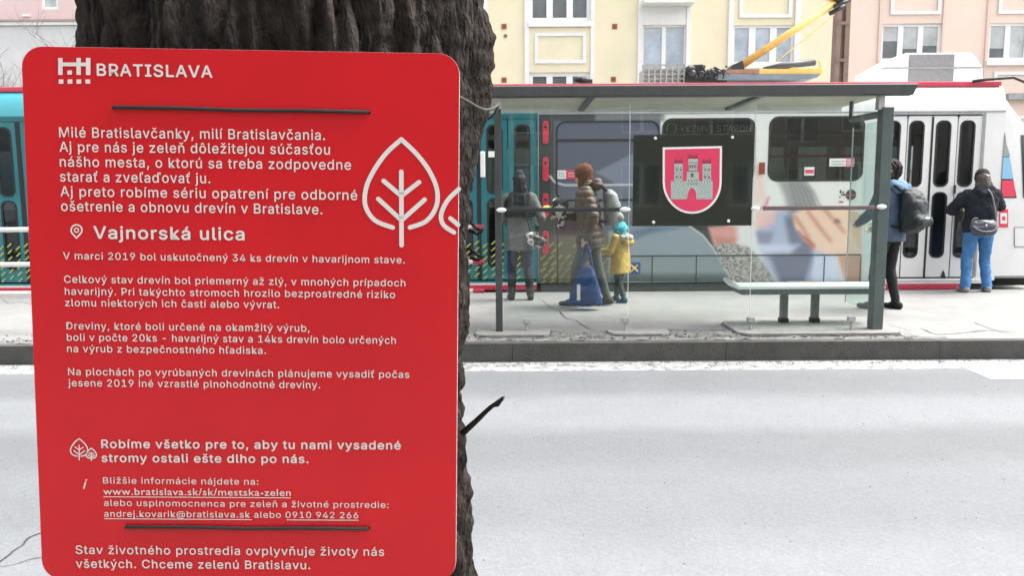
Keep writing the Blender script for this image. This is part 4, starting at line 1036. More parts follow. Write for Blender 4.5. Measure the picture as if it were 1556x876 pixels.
# windscreen across the front
def front_patch(z0, z1, t0, t1, m, name, off=.01, n=14):
    vs = []
    for j in range(7):
        for i in range(n+1):
            p = nose_pt(z0+(z1-z0)*j/6, t0+(t1-t0)*i/n); c = Vector((X0-1, YC, p.z)); d = (p-c).normalized(); vs.append(p+d*off)
    mb = MB(); mb.add(vs, [(j*(n+1)+i, (j+1)*(n+1)+i, (j+1)*(n+1)+i+1, j*(n+1)+i+1) for j in range(6) for i in range(n)]); return mb.build(name, m, tram, smooth=True)
front_patch(1.35, 2.5, R_(38), R_(142), M['cab_glass'], 'windscreen')
for yy in (-.75, .75):
    mb = MB(); mb.ell((XF(.75)-.02, YC+yy, .78), (.05, .13, .10), 14, 8); mb.build('headlight', M['alu'], tram, smooth=True)
mb = MB(); mb.box(X0-.2, 8.0, TY+.75, TY+2.0, .12, .32); mb.build('front_underframe', M['under'], tram)
# mirror arm over the nose
mb = MB(); q = [P(1478, 124, TY+.05), P(1500, 120.5, TY+.02), P(1540, 117.5, TY-.02), P(1558, 125, TY-.02), P(1575, 160, TY-.02)]
mb.tube(q, .022, 8); ma = mb.build('mirror_arm', M['black'], tram, smooth=True)
q = P(1590, 210, TY-.03); mb = MB(); mb.box(q.x-.11, q.x+.11, q.y-.02, q.y+.06, q.z-.22, q.z+.2); mb.build('mirror', M['black'], ma, bevel=.03)
# --- roof equipment
RYY = TY+1.15
def rp(u, v): return P(u, v, RYY)
hv = tram
a = [rp(1336, 128), rp(1336, 104), rp(1378, 80), rp(1478, 80), rp(1494, 103), rp(1494, 128)]
mb = MB(); mb.prism([(p.x, p.z) for p in a][::-1], RYY, RYY+.9); unit = mb.build('air_conditioning_unit', M['white'], tram, bevel=.015)
M['grille'] = mat('grille_grey', (.22, .22, .225), .6, .25, 60)
for v0, v1 in ((83, 101), (105, 124)):
    z0, z1 = rp(1410, v1).z, rp(1410, v0).z; x0, x1 = rp(1381, 100).x, rp(1449, 100).x
    mb = MB(); mb.box(x0, x1, RYY-.012, RYY-.001, z0, z1); g_ = mb.build('grille', M['grille'], unit)
    n = 8
    for k in range(n): mb = MB(); z = z0+(k+.5)*(z1-z0)/n; mb.box(x0, x1, RYY-.020, RYY-.0125, z-.004, z+.004)
zl = rp(1410, 103).z; mb = MB(); mb.box(rp(1340, 103).x, rp(1492, 103).x, RYY-.02, RYY-.0005, zl-.008, zl+.008); mb.build('unit_seam', M['roof_grey'], unit)
# pantograph
mb = MB()
mb.prism([(p.x, p.z) for p in [rp(1090, 122), rp(1086, 118), rp(1090, 113), rp(1246, 113), rp(1240, 118), rp(1228, 121)]], RYY-.05, RYY+1.0)
mb.build('pantograph_tray', M['blue_grey'] if 'blue_grey' in M else mat('blue_grey_tray', (.14, .17, .20), .5, .15, 5), tram)
pan_ = M['yellow_metal']
mb = MB()
mb.box(rp(1152, 110).x, rp(1249, 110).x, RYY-.02, RYY+.05, rp(1200, 114.5).z, rp(1200, 104.5).z)
mb2 = MB(); mb2.box(rp(1152, 110).x, rp(1249, 110).x, RYY+.75, RYY+.82, rp(1200, 114).z, rp(1200, 105).z); mb2.build('pantograph_base', pan_, tram, bevel=.008)
mb.tube([rp(1247, 106), rp(1246, 93), rp(1238, 92)], .018, 6); mb.tube([rp(1240, 92.5), rp(1252, 92)], .008, 6)
mb.prism([(p.x, p.z) for p in [rp(1198, 105), rp(1206, 99), rp(1213, 105)]], RYY-.025, RYY+.02)
mb.build('pantograph_base', pan_, tram, bevel=.008)
mb = MB(); mb.box(rp(1095, 110).x, rp(1153, 110).x, RYY-.03, RYY+.9, rp(1120, 112.5).z, rp(1120, 106).z); mb.build('brown_plinth', mat('rusty_brown_plinth', (.28, .15, .09), .7, .25, 10), tram)
mb = MB(); A = rp(1133, 96)+Vector((0, .3, 0)); B = rp(1283, -4)+Vector((0, .3, 0)); mb.tube([A, B], [.062, .050], 12)
mb.tube([A+Vector((0, 0, 0)), rp(1134, 108)+Vector((0, .3, 0))], .05, 8); mb.build('pantograph_arm', pan_, tram, smooth=True)
kn_ = B+Vector((.03, 0, .03))
mb = MB(); mb.ell(kn_, (.09, .09, .07)); mb.tube([rp(1272, 14)+Vector((0, .28, 0)), rp(1296, 2)+Vector((0, .28, 0))], .035, 8); mb.tube([rp(1276, 4)+Vector((0, .22, 0)), rp(1302, -6)+Vector((0, .22, 0))], .025, 8); mb.build('pantograph_knee', M['black'], tram, smooth=True)
C_ = kn_+Vector((-1.9, 0, .75)); mb = MB(); mb.tube([kn_, C_], [.04, .03], 10); mb.tube([kn_+Vector((0, .12, 0)), C_+Vector((0, .3, 0))], .02, 8); mb.build('pantograph_upper_arm', pan_, tram, smooth=True)
mb = MB(); mb.tube([C_+Vector((0, -.85, -.05)), C_+Vector((0, -.6, .04)), C_+Vector((0, .9, .04)), C_+Vector((0, 1.15, -.05))], .03, 8); mb.build('contact_strip', M['black'], tram, smooth=True)
mb = MB(); mb.tube([rp(1182, 93)+Vector((0, .1, 0)), rp(1276, 18)+Vector((0, .2, 0))], .007, 6); mb.build('pull_rod', pan_, tram)
mb = MB(); mb.tube([rp(1160, 104), rp(1188, 100), rp(1238, 94)], [.02, .05, .055], 12); mb.build('damper_cylinder', M['steel'], tram, smooth=True)
mb = MB(); mb.prism([(p.x, p.z) for p in [rp(1110, 106), rp(1114, 98), rp(1128, 92), rp(1131, 106)]], RYY-.02, RYY+.3)
rnd = random.Random(8)
mb.prism([(p.x, p.z) for p in [rp(1040, 124), rp(1041, 112), rp(1047, 99), rp(1069, 97.5), rp(1072, 108), rp(1080, 110), rp(1086, 101), rp(1096, 106), rp(1104, 112), rp(1104, 124)]], RYY, RYY+.6)
for k in range(16):
    p = rp(rnd.uniform(1044, 1100), rnd.uniform(101, 118)); r = rnd.uniform(.025, .06); mb.ell((p.x, RYY-rnd.uniform(0, .12), p.z), (r*1.3, r, r), 8, 6)
for k in range(5):
    p = rp(1060+k*9, 116); mb.tube([(p.x, RYY-.1, p.z-.05), (p.x+.02, RYY-.12, p.z+.06), (p.x+.1, RYY-.1, p.z+.02)], .012, 6)
mb.ell(rp(1104, 101), (.02, .02, .02), 8, 6)
mb.build('roof_switchgear', M['black'], tram)
mb = MB(); p0, p1 = rp(977, 126), rp(1040, 98)
for k in range(8):
    x = p0.x+(p1.x-p0.x)*k/7; mb.box(x-.012, x+.012, RYY, RYY+.02, p0.z, p1.z)
for k in range(5):
    z = p0.z+(p1.z-p0.z)*k/4; mb.box(p0.x, p1.x, RYY+.021, RYY+.04, z-.012, z+.012)
mb.box(p0.x+.02, p1.x-.02, RYY+.1, RYY+.5, p0.z, p1.z-.05)
mb.build('resistor_box', mat('grey_resistor', (.28, .28, .27), .6, .3, 20), tram)
mb = MB(); p = rp(884, 121); mb.ell((p.x, p.y, p.z), (.13, .1, .05)); mb.box(p.x-.05, p.x+.16, p.y-.05, p.y+.05, p.z-.08, p.z); mb.build('roof_aerial', M['black'], tram)
# ================================================================== BUILDINGS, MAST, BARE TREE
FY = 24.0
M['facade_y'] = mat('cream_yellow_render', (.76, .685, .49), .9, .05, .8, .15, 40)
M['facade_y2'] = mat('cream_panel_render', (.74, .665, .48), .9, .05, 1.2, .15, 40)
M['facade_p'] = mat('salmon_render', (.76, .60, .51), .9, .05, .8, .15, 40)
M['facade_pale'] = mat('pale_pink_render', (.66, .50, .49), .9, .05, .5, .15, 40)
M['plinth'] = mat('grey_white_render', (.56, .56, .56), .9, .08, .8, .15, 40)
M['trim'] = mat('white_trim', (.74, .74, .72), .7, .04, 2)
M['pvc'] = mat('white_window_frame', (.78, .78, .77), .4)
def wglass(name, col, r=.12):
    return mat(name, col, r, .25, 1.6, spec=.5)
M['wg_dark'] = wglass('dark_window_glass', (.12, .135, .14)); M['wg_blue'] = wglass('pale_curtained_glass', (.42, .48, .54)); M['wg_pale'] = wglass('pale_blind_glass', (.44, .46, .46))
M['curtain'] = mat('lace_curtain', (.40, .41, .42), .9, .3, 9)
def fx(u, v, Y=FY): return P(u, v, Y).x
def fz(v, u=1000, Y=FY): return P(u, v, Y).z
def fr(u0, v0, u1, v1, Y=FY):
    vm = max(5, (v0+v1)/2); um = (u0+u1)/2; return [P(u0, vm, Y).x, P(um, v1, Y).z, P(u1, vm, Y).x, P(um, v0, Y).z]
def facade(name, label, m, x0, x1, ztop, wins, Y=FY):
    b = thing(name, label, 'building', (0, 0, 0))
    holes = [[(w[0], w[1]), (w[2], w[1]), (w[2], w[3]), (w[0], w[3])] for w in wins]
    wall_plate('facade_wall', [[(x0, -.2), (x1, -.2), (x1, ztop), (x0, ztop)]], holes, Y, .3, m, b)
    mb = MB(); mb.box(x0, x1, Y+.31, Y+11, -.2, ztop); mb.build('building_core', m, b)
    mb = MB(); mb.box(x0-.3, x1+.3, Y-.45, Y+11.2, ztop+.002, ztop+.35); mb.build('eaves', M['trim'], b)
    mb = MB(); zr_ = ztop+.352
    mb.add([(x0-.3, Y-.45, zr_), (x1+.3, Y-.45, zr_), (x1+.3, Y+11.2, zr_), (x0-.3, Y+11.2, zr_), (x0-.3, Y+5.4, zr_+3), (x1+.3, Y+5.4, zr_+3)], [(0, 1, 5, 4), (2, 3, 4, 5), (0, 4, 3), (1, 2, 5), (0, 3, 2, 1)])
    mb.build('roof', mat('roof_tiles', (.25, .10, .07), .8, .3, 8), b)
    return b
def win(b, r, n, panes_u=None, glass='wg_dark', fw=.10, mull=.16, Y=FY, blind=None, label=None):
    """r = opening rect x0,z0,x1,z1; n casements"""
    x0, z0, x1, z1 = r; mb = MB(); y0, y1 = Y+.05, Y+.13
    mb.box(x0, x1, y0, y1, z0, z0+fw); mb.box(x0, x1, y0, y1, z1-fw, z1); mb.box(x0, x0+fw, y0+.001, y1-.001, z0+fw, z1-fw); mb.box(x1-fw, x1, y0+.001, y1-.001, z0+fw, z1-fw)
    w = (x1-x0-2*fw-(n-1)*mull)/n
    for k in range(1, n):
        a = x0+fw+k*w+(k-1)*mull; mb.box(a, a+mull, y0+.002, y1-.002, z0+fw, z1-fw)
    f = mb.build('window', M['pvc'], b, label)
    for k in range(n):
        a = x0+fw+k*(w+mull); p = MB(); p.box(a-.01, a+w+.01, Y+.09, Y+.10, z0+fw-.01, z1-fw+.01); p.build('pane', M[glass], f)
        if blind:
            p = MB(); p.box(a, a+w, Y+.082, Y+.089, z0+fw+(z1-z0-2*fw)*blind[k], z1-fw); p.build('blind', M['wg_pale'], f)
    return f
def frame_rect(b, r, w, Y=FY, proud=.03, m=None, name='plaster_frame'):
    x0, z0, x1, z1 = r
    return wall_plate(name, [[(x0, z0), (x1, z0), (x1, z1), (x0, z1)]], [[(x0+w, z0+w), (x1-w, z0+w), (x1-w, z1-w), (x0+w, z1-w)]], Y-proud, proud-.001, m or M['trim'], b)
def strip_(b, r, Y=FY, y0=-.05, y1=-.001, m=None, name='trim_strip'):
    mb = MB(); mb.box(r[0], r[2], Y+y0, Y+y1, r[1], r[3]); return mb.build(name, m or M['trim'], b)
ST = 3.1
# yellow building
sillA = fz(32, 850); headA2 = fz(110, 850); whA = ST-(sillA-headA2)
ax0, ax1 = fx(804, 60), fx(897, 60)
cz0, cz1 = fz(97, 1160), fz(38, 1160); cx0, cx1 = fx(1113, 68), fx(1206, 68)
bz1 = fz(38, 1010); bz0 = bz1-2.35; bx0, bx1 = fx(976, 70), fx(1042, 70)
wA = [(ax0, sillA+k*ST, ax1, sillA+k*ST+whA) for k in (-1, 0, 1, 2)]; wB = [(bx0, bz0+k*ST, bx1, bz1+k*ST) for k in (0, 1, 2)]
wC = [(cx0, cz0+k*ST, cx1, cz1+k*ST) for k in (0, 1, 2, 3)]
xe0, xe1 = fx(741, 60), fx(1271, 60)
LX = xe0-.0
yb = facade('yellow_building', 'cream yellow apartment building with white window bays behind the tram', M['facade_y'], LX, xe1, 14.5, wA+wB+wC)
strip_(yb, [LX-.22, -.1, LX-.002, 14.4], y0=-.08, y1=.3, name='corner_strip')
for w in wA:
    win(yb, w, 3, glass='wg_dark', fw=.11, mull=.19)
    strip_(yb, [w[0]-.02, w[1]-.17, w[2]+.02, w[1]-.003], y0=-.09, y1=-.002, name='sill')
for w in wA[:-1]:
    z0, z1 = w[3]+.06, w[1]+ST-.19
    mb = MB(); mb.box(ax0, ax1, FY-.02, FY-.001, w[3]+.003, w[1]+ST-.19); mb.build('spandrel_panel', M['facade_y2'], yb)
    hh = z1-z0; frame_rect(yb, [ax0+.17, z0+hh*.16, ax1-.13, z1-hh*.12], .10, proud=.055)
strip_(yb, [fx(797, 60), -.1, ax0-.003, 14.3], y0=-.06, name='bay_strip'); strip_(yb, [ax1+.003, -.1, fx(903.5, 60), 14.3], y0=-.06, name='bay_strip')
for w in wB:
    win(yb, w, 2, glass='wg_blue', fw=.05, mull=.12)
    strip_(yb, [w[0]-.001, w[3]+.003, w[2]+.001, w[3]+.52], y0=-.03, name='lintel_panel')
    mb = MB(); mb.box(fx(974, 8), fx(1050, 8), FY-.55, FY-.001, w[3]+.53, w[3]+.66); bal = mb.build('balcony_slab', M['trim'], yb)
    mb = MB()
    for k in range(12): x = bx0+.05+k*(bx1-bx0-.1)/11; mb.box(x-.01, x+.01, FY-.50, FY-.48, w[3]+.66, w[3]+1.4)
    mb.box(bx0, bx1, FY-.51, FY-.47, w[3]+1.4, w[3]+1.44); mb.build('balcony_rail', M['steel'], bal)
strip_(yb, [fx(969, 60), -.1, bx0-.003, 14.3], y0=-.06, name='bay_strip'); strip_(yb, [bx1+.003, -.1, fx(1049, 60), 14.3], y0=-.06, name='bay_strip')
for w in wC:
    win(yb, w, 3, glass='wg_blue', fw=.07, mull=.20); strip_(yb, [w[0]-.02, w[1]-.14, w[2]+.02, w[1]-.003], y0=-.09, y1=-.002, name='sill')
for w in wC[:-1]:
    zt0 = w[3]; frame_rect(yb, [cx0+.17, fz(27, 1160)-cz1+zt0, cx1-.09, w[1]+ST-.42], .11, proud=.045)
strip_(yb, [fx(1106, 60), -.1, cx0-.003, 14.3], y0=-.06, name='bay_strip'); strip_(yb, [cx1+.003, -.1, fx(1215, 60), 14.3], y0=-.06, name='bay_strip')
M['vent'] = mat('brown_vent', (.24, .12, .07), .7)
for u, v in ((766, 40), (934, 40), (766, 121.5), (932, 120.5)):
    c = P(u, v, FY); mb = MB(); mb.box(c.x-.075, c.x+.075, FY-.02, FY-.001, c.z-.075, c.z+.075); vv = mb.build('vent_cover', M['vent'], yb)
    mb = MB(); mb.box(c.x-.045, c.x+.045, FY-.025, FY-.0205, c.z-.045, c.z+.045); mb.build('vent_grille', M['orange_brown'], vv)
c = P(768, 54.5, FY); mb = MB(); mb.tube([(c.x, FY-.02, c.z), (c.x, FY-.001, c.z)], .055, 12); mb.build('round_vent', M['vent'], yb)
# salmon building
dz0, dz1 = fz(91, 1385), fz(35.5, 1385)
D = [(fx(1339, 60), fx(1430, 60)), (fx(1502, 60), fx(1593, 60)), (fx(1665, 60), fx(1756, 60))]
wD = [(a, dz0+k*ST-.02, b, dz1+k*ST) for a, b in D for k in (-1, 0, 1, 2)]
sb = facade('salmon_building', 'salmon pink apartment building with white windows at the right behind the mast', M['facade_p'], xe1+.004, xe1+14, 14.2, wD)
rnd = random.Random(2)
for w in wD:
    win(sb, w, 3, glass='wg_dark', fw=.08, mull=.16, blind=[rnd.choice([.5, .55, .3]), rnd.choice([.3, .45, .0]), rnd.choice([0, .4])] )
    strip_(sb, [w[0]-.06, w[1]-.16, w[2]+.06, w[1]-.003], y0=-.1, y1=-.002, name='sill')
for a, b in D:
    for k in (-1, 0, 1):
        frame_rect(sb, [a+.22, fz(22, 1385)+k*ST, b-.07, dz0+(k+1)*ST-.36], .10, proud=.045)
    for s_ in ((a-.10, a-.003), (b+.003, b+.06)): strip_(sb, [s_[0], .2, s_[1], 14], y0=-.04, m=M['facade_p2'] if 'facade_p2' in M else mat('salmon_strip', (.68, .54, .47), .9), name='bay_strip')
cz = fz(147, 1545); strip_(sb, [fx(1526, 147), cz-.10, xe1+13, cz+.08], y0=-.22, name='cornice', m=M['roof_grey'])
# pale building far left
LY = 30.0
def lz(v, u=60): return P(u, v, LY).z
lb_ = facade('pale_pink_building', 'pale pink building with grey white ground floor at the far left behind bare branches', M['facade_pale'], -29, P(118, 60, LY).x+3.2, 13.0, [(P(62, 0, LY).x, lz(14), P(88, 0, LY).x, lz(14)+1.5), (P(-90, 0, LY).x, lz(14), P(-40, 0, LY).x, lz(14)+1.5)], LY)
win(lb_, (P(62, 0, LY).x, lz(14), P(88, 0, LY).x, lz(14)+1.5), 1, glass='wg_pale', Y=LY); win(lb_, (P(-90, 0, LY).x, lz(14), P(-40, 0, LY).x, lz(14)+1.5), 2, glass='wg_pale', Y=LY)
xr_ = P(118, 60, LY).x+3.2
mb = MB(); mb.box(-28.99, xr_-.01, LY-.06, LY-.002, -.1, lz(40)); mb.build('ground_floor_render', M['plinth'], lb_)
mb = MB(); mb.box(-29, xr_, LY-.16, LY-.002, lz(39)+.0, lz(34)); mb.build('cornice', M['trim'], lb_)
mb = MB(); mb.box(-29, xr_, LY-.22, LY-.004, lz(33.8), lz(31)); mb.build('cornice_dark_lip', mat('dark_pink_trim', (.36, .26, .25), .9), lb_)  # narrow dark pink band above the cornice
mb = MB(); mb.box(P(35, 22, LY).x, P(46, 22, LY).x, LY-.05, LY-.002, lz(25), lz(21.5)); mb.build('vent_cover', M['trim'], lb_)
# street behind the tram
st_ = grid_sheet('back_pavement', -60, 60, 17.5, 24.1, .02, 1, 1, M['platform'])
# mast
M['rust'] = mat('rust_brown_mast_paint', (.22, .15, .12), .6, .2, 5)
mast = thing('catenary_mast', 'brown steel catenary mast behind the tram between yellow and salmon buildings', 'mast', (0, 0, 0))
my = 15.6; a = P(1275, 118, my); b = P(1283, 0, my)
mx = a.x; hw = .125
mb = MB(); h = 9.0
def tap(x0, x1, y0, y1, t0, t1):
    vs = [(mx+x0*t0, my+y0, 0), (mx+x1*t0, my+y0, 0), (mx+x1*t0, my+y1, 0), (mx+x0*t0, my+y1, 0), (mx+x0*t1, my+y0, h), (mx+x1*t1, my+y0, h), (mx+x1*t1, my+y1, h), (mx+x0*t1, my+y1, h)]
    mb.add(vs, [(0, 3, 2, 1), (4, 5, 6, 7), (0, 1, 5, 4), (1, 2, 6, 5), (2, 3, 7, 6), (3, 0, 4, 7)])
tap(-.15, -.045, -.1, .1, 1, .75); tap(.045, .15, -.1, .1, 1, .75); tap(-.044, .044, -.03, .03, 1, .75)
mb.build('column', M['rust'], mast)
for k in range(12): mb = MB(); mb.box(mx-.12, mx+.12, my-.11, my-.101, .6+k*.7, .66+k*.7); mb.build('lacing_plate', M['rust'], mast)
mb = MB(); mb.tube([(mx, my, 6.1), (mx-.6, TY+1.3, 6.15)], .035, 8); mb.build('bracket_arm', M['steel'], mast)
w_ = thing('contact_wire', 'overhead tram contact wire running above the tram', 'wire', (0, 0, 0)); mb = MB(); mb.tube([(-30, TY+1.3, 6.1), (30, TY+1.3, 6.1)], .008, 5); mb.build('wire', M['black'], w_)
# bare tree at left behind the tram
bt = thing('bare_tree', 'leafless young tree with thin branches at the far left in front of the pale building', 'tree', (0, 0, 0))
M['pale_bark'] = mat('grey_branch_bark', (.20, .19, .18), .9, .2, 10)
tb_ = P(72, 200, 19.0); rnd = random.Random(21)
mb = MB(); base = Vector((tb_.x, 19, 0)); mb.tube([base, base+Vector((.05, 0, 1.2)), base+Vector((-.02, 0, 2.6))], [.12, .10, .08], 8); mb.build('trunk', M['pale_bark'], bt, smooth=True)
mb = MB()
for k in range(6):
    a_ = k*1.05+.3; limb(mb, base+Vector((0, 0, 1.9+.12*k)), (math.cos(a_)*.75, math.sin(a_)*.5, .8), 1.9, .035, 3)
mb.build('branches', M['pale_bark'], bt, smooth=True)

# building across the street behind the camera (seen mirrored in the glass)
ow = []
for k in range(9):
    for r in range(4): ow.append((-21+k*4.8, 1.0+r*3.2, -19.2+k*4.8, 2.9+r*3.2))
ob = facade('beige_building', 'beige apartment building across the street, seen mirrored in the glass', mat('beige_render', (.27, .24, .20), .9, .06, .8), -24, 24, 14.0, ow, 19.0)
for w in ow: win(ob, w, 2, fw=.08, Y=19.0)
ob.rotation_euler = (0, 0, math.pi)
# ================================================================== PEOPLE
def cap_mesh(mb, p0, p1, r0, r1, fx=1.0, fy=1.0, n=14, hint=Vector((1, 0, 0))):
    """tapered limb with rounded ends; fx/fy scale its section along hint / across it"""
    p0, p1 = Vector(p0), Vector(p1); d = p1-p0; L = d.length; d = d/L if L > 1e-6 else Vector((0, 0, 1))
    e1 = hint-d*hint.dot(d)
    if e1.length < .2: e1 = Vector((0, 1, 0))-d*d.y
    e1.normalize(); e2 = d.cross(e1)
    st = [(-math.cos(R_(a))*r0, math.sin(R_(a))*r0) for a in (0, 25, 50, 75)]+[(0, r0), (L, r1)]+[(L+math.sin(R_(a))*r1, math.cos(R_(a))*r1) for a in (15, 40, 65, 90)]
    vs = []
    for h, r in st:
        r = max(r, .0004)
        for k in range(n):
            a = 2*math.pi*k/n; vs.append(p0+d*h+e1*(math.cos(a)*r*fx)+e2*(math.sin(a)*r*fy))
    m = len(st); fs = [(i*n+k, i*n+(k+1) % n, (i+1)*n+(k+1) % n, (i+1)*n+k) for i in range(m-1) for k in range(n)]
    fs += [tuple(range(n))[::-1], tuple((m-1)*n+k for k in range(n))]; mb.add(vs, fs)
def rings_mesh(mb, rings, n=28, pw=.85):
    """rings: (z, cx, cy, rx, ry), bottom to top, closed"""
    vs = []
    for z, cx_, cy_, rx, ry in rings:
        for k in range(n):
            a = 2*math.pi*k/n; c, s = math.cos(a), math.sin(a)
            vs.append((cx_+rx*math.copysign(abs(c)**pw, c), cy_+ry*math.copysign(abs(s)**pw, s), z))
    m = len(rings); fs = [(i*n+k, i*n+(k+1) % n, (i+1)*n+(k+1) % n, (i+1)*n+k) for i in range(m-1) for k in range(n)]
    fs += [tuple(range(n))[::-1], tuple((m-1)*n+k for k in range(n))]; mb.add(vs, fs)
def remeshed(name, mb, m, parent, voxel=.009, smooth=4, fold=None, label=None, dec=None):
    me = bpy.data.meshes.new('tmp'); me.from_pydata(mb.v, [], mb.f)
    bm = bmesh.new(); bm.from_mesh(me); bmesh.ops.recalc_face_normals(bm, faces=bm.faces); bm.to_mesh(me); bm.free()
    o = bpy.data.objects.new('tmp', me); COL.objects.link(o)
    r = o.modifiers.new('r', 'REMESH'); r.mode = 'VOXEL'; r.voxel_size = voxel; r.use_smooth_shade = True
    s = o.modifiers.new('s', 'SMOOTH'); s.factor = .5; s.iterations = smooth
    dg = bpy.context.evaluated_depsgraph_get(); dg.update()
    out = bpy.data.meshes.new_from_object(o.evaluated_get(dg)); bpy.data.objects.remove(o); bpy.data.meshes.remove(me)
    out.name = name; out.materials.clear(); out.materials.append(m)
    if fold:
        nv = len(out.vertices); co = np.empty(nv*3); out.vertices.foreach_get('co', co); co = co.reshape(-1, 3)
        no = np.empty(nv*3); out.vertices.foreach_get('normal', no); no = no.reshape(-1, 3)
        co = co+no*fold(co[:, 0], co[:, 1], co[:, 2])[:, None]; out.vertices.foreach_set('co', co.ravel())
    out.polygons.foreach_set('use_smooth', [True]*len(out.polygons)); out.update()
    return link_mesh(name, out, parent, label)
def ik(a, b, l1, l2, pole):
    a, b = Vector(a), Vector(b); d = b-a; L = min(d.length, (l1+l2)*.999); dn = d.normalized(); b = a+dn*L
    x = (l1*l1-l2*l2+L*L)/(2*L); h = math.sqrt(max(0, l1*l1-x*x)); p = Vector(pole); p = (p-dn*p.dot(dn)).normalized()
    return a+dn*x+p*h, b
def folds(amp=.006, f=22, seed=0):
    return lambda x, y, z: amp*(fbm(x*f+y*f*.7+50, z*f*.55+y*9+50, 3, seed)-.45)*2 + amp*1.1*(np.abs(2*fbm(x*f*.45+z*5+30, z*f*.9-x*7+y*8+30, 2, seed+5)-.75)**.6-.45)
def puffer(amp=.010, step=.075, seed=0):
    return lambda x, y, z: amp*(np.abs(np.sin(np.pi*z/step+1.2*(vnoise(x*9+40, z*5+40, seed)-.5)))**.55-.7)+.010*(fbm(x*20+40, z*14+y*12+40, 3, seed)-.45)
class Fig:
    """joints in the person's own frame: x to their right, y forward, z up"""
    def __init__(s, H, foot_l=(0, 0), foot_r=(0, 0), hand_l=None, hand_r=None, lean=0.0, wide=1.0, head_fwd=0.0, spread=.058, elbow_l=(-.5, -1, -.3), elbow_r=(.5, -1, -.3), toe_l=0, toe_r=0):
        s.H = H; s.lean = lean; s.w = wide; s.J = {}
        J = s.J; ly = lambda z: lean*max(0, z/H-.52)*H
        s.ly = ly
        for sd, ft, hd, el in ((-1, foot_l, hand_l, elbow_l), (1, foot_r, hand_r, elbow_r)):
            hip = Vector((sd*.052*H*wide, 0, .515*H)); ank = Vector((sd*spread*H+(ft[2] if len(ft) > 2 else 0), ft[0], .045*H+ft[1]))
            kn, ank = ik(hip, ank, .245*H, .232*H, (0, 1, 0)); J[sd, 'hip'] = hip; J[sd, 'knee'] = kn; J[sd, 'ank'] = ank
            sh = Vector((sd*.108*H*wide, ly(.81*H), .808*H)); wr = Vector(hd) if hd else Vector((sd*.15*H*wide, .03*H, .475*H))
            eb, wr = ik(sh, wr, .172*H, .150*H, el); J[sd, 'sh'] = sh; J[sd, 'elb'] = eb; J[sd, 'wr'] = wr
        s.toe = {-1: toe_l, 1: toe_r}
        s.headc = Vector((0, ly(.93*H)+.015*H+head_fwd, .932*H)); s.neck = Vector((0, ly(.83*H), .83*H))
    def foot(s, mb, sd, g=1.0, heel=.0):
        a = s.J[sd, 'ank']; H = s.H; zf = max(.018*H, a.z-.027*H); d = Vector((math.sin(R_(8*sd)), 1, s.toe[sd])).normalized()
        h0 = Vector((a.x, a.y-.022*H, zf)); t = h0+d*.105*H
        cap_mesh(mb, h0, t, .024*H*g, .020*H*g, 1.0, .78); cap_mesh(mb, h0+Vector((0, 0, .008*H)), h0+d*.055*H+Vector((0, 0, .008*H)), .024*H*g, .022*H*g)
        cap_mesh(mb, a, h0+Vector((0, .012*H, .008*H)), .023*H*g, .024*H*g)
    def hand(s, mb, sd, curl=.6):
        J = s.J; H = s.H; w = J[sd, 'wr']; d = (w-J[sd, 'elb']).normalized()
        side = Vector((0, 1, 0)); side = (side-d*side.dot(d)); side = side.normalized() if side.length > .1 else Vector((1, 0, 0))
        nrm = d.cross(side).normalized()*sd*-1      # back of the hand outward
        inn = -nrm if nrm.x*sd > 0 else nrm
        k = H/1.75; c = w+d*.045*k
        cap_mesh(mb, w+d*.01*k, w+d*.078*k, .024*k, .032*k, 1.15, .5, hint=side)
        for i, (off, L) in enumerate(((.030, .070), (.010, .078), (-.010, .073), (-.030, .058))):
            b = w+d*.085*k+side*off*k; L *= k
            m1 = b+(d*math.cos(curl*.6)+inn*math.sin(curl*.6))*L*.5; e = m1+(d*math.cos(curl*1.7)+inn*math.sin(curl*1.7))*L*.5
            cap_mesh(mb, b-d*.02*k, m1, .0092*k, .0085*k, n=8); cap_mesh(mb, m1, e, .0085*k, .0070*k, n=8)
        b = w+d*.025*k+side*.026*k; m1 = b+(d*.55+side*.6+inn*.5).normalized()*.036*k; e = m1+(d*.8+inn*.5).normalized()*.030*k
        cap_mesh(mb, b, m1, .012*k, .0098*k, n=8); cap_mesh(mb, m1, e, .0098*k, .0075*k, n=8)
        return c
    def head(s, mb, look=0.0):
        H = s.H; k = H*.13/.232 if H > 1.2 else .185/.232; c = s.headc; M_ = Matrix.Rotation(look, 3, 'Z'); s.hk = k; s.look = M_
        q = lambda x, y, z: c+M_ @ Vector((x, y, z))*k
        s.q = q
        cap_mesh(mb, q(0, -.018, .028), q(0, .012, .026), .082*k, .076*k, .94, 1.05, hint=Vector((1, 0, 0)))
        cap_mesh(mb, q(0, .025, .02), q(0, .032, -.055), .066*k, .046*k, .95, .95)
        cap_mesh(mb, q(0, .058, -.078), q(0, .060, -.082), .026*k, .024*k); cap_mesh(mb, q(-.02, .082, .035), q(.02, .082, .035), .014*k, .014*k)
        cap_mesh(mb, q(0, .094, .018), q(0, .112, -.016), .008*k, .013*k); cap_mesh(mb, q(-.012, .088, -.046), q(.012, .088, -.046), .009*k, .009*k)
        for sd in (-1, 1): cap_mesh(mb, q(sd*.079, -.005, .012), q(sd*.079, -.002, -.02), .016*k, .011*k, .5, 1.2)
        cap_mesh(mb, s.neck-Vector((0, 0, .03*H)), q(0, -.012, -.05), .036*H*(1 if H > 1.2 else .9), .052*k)
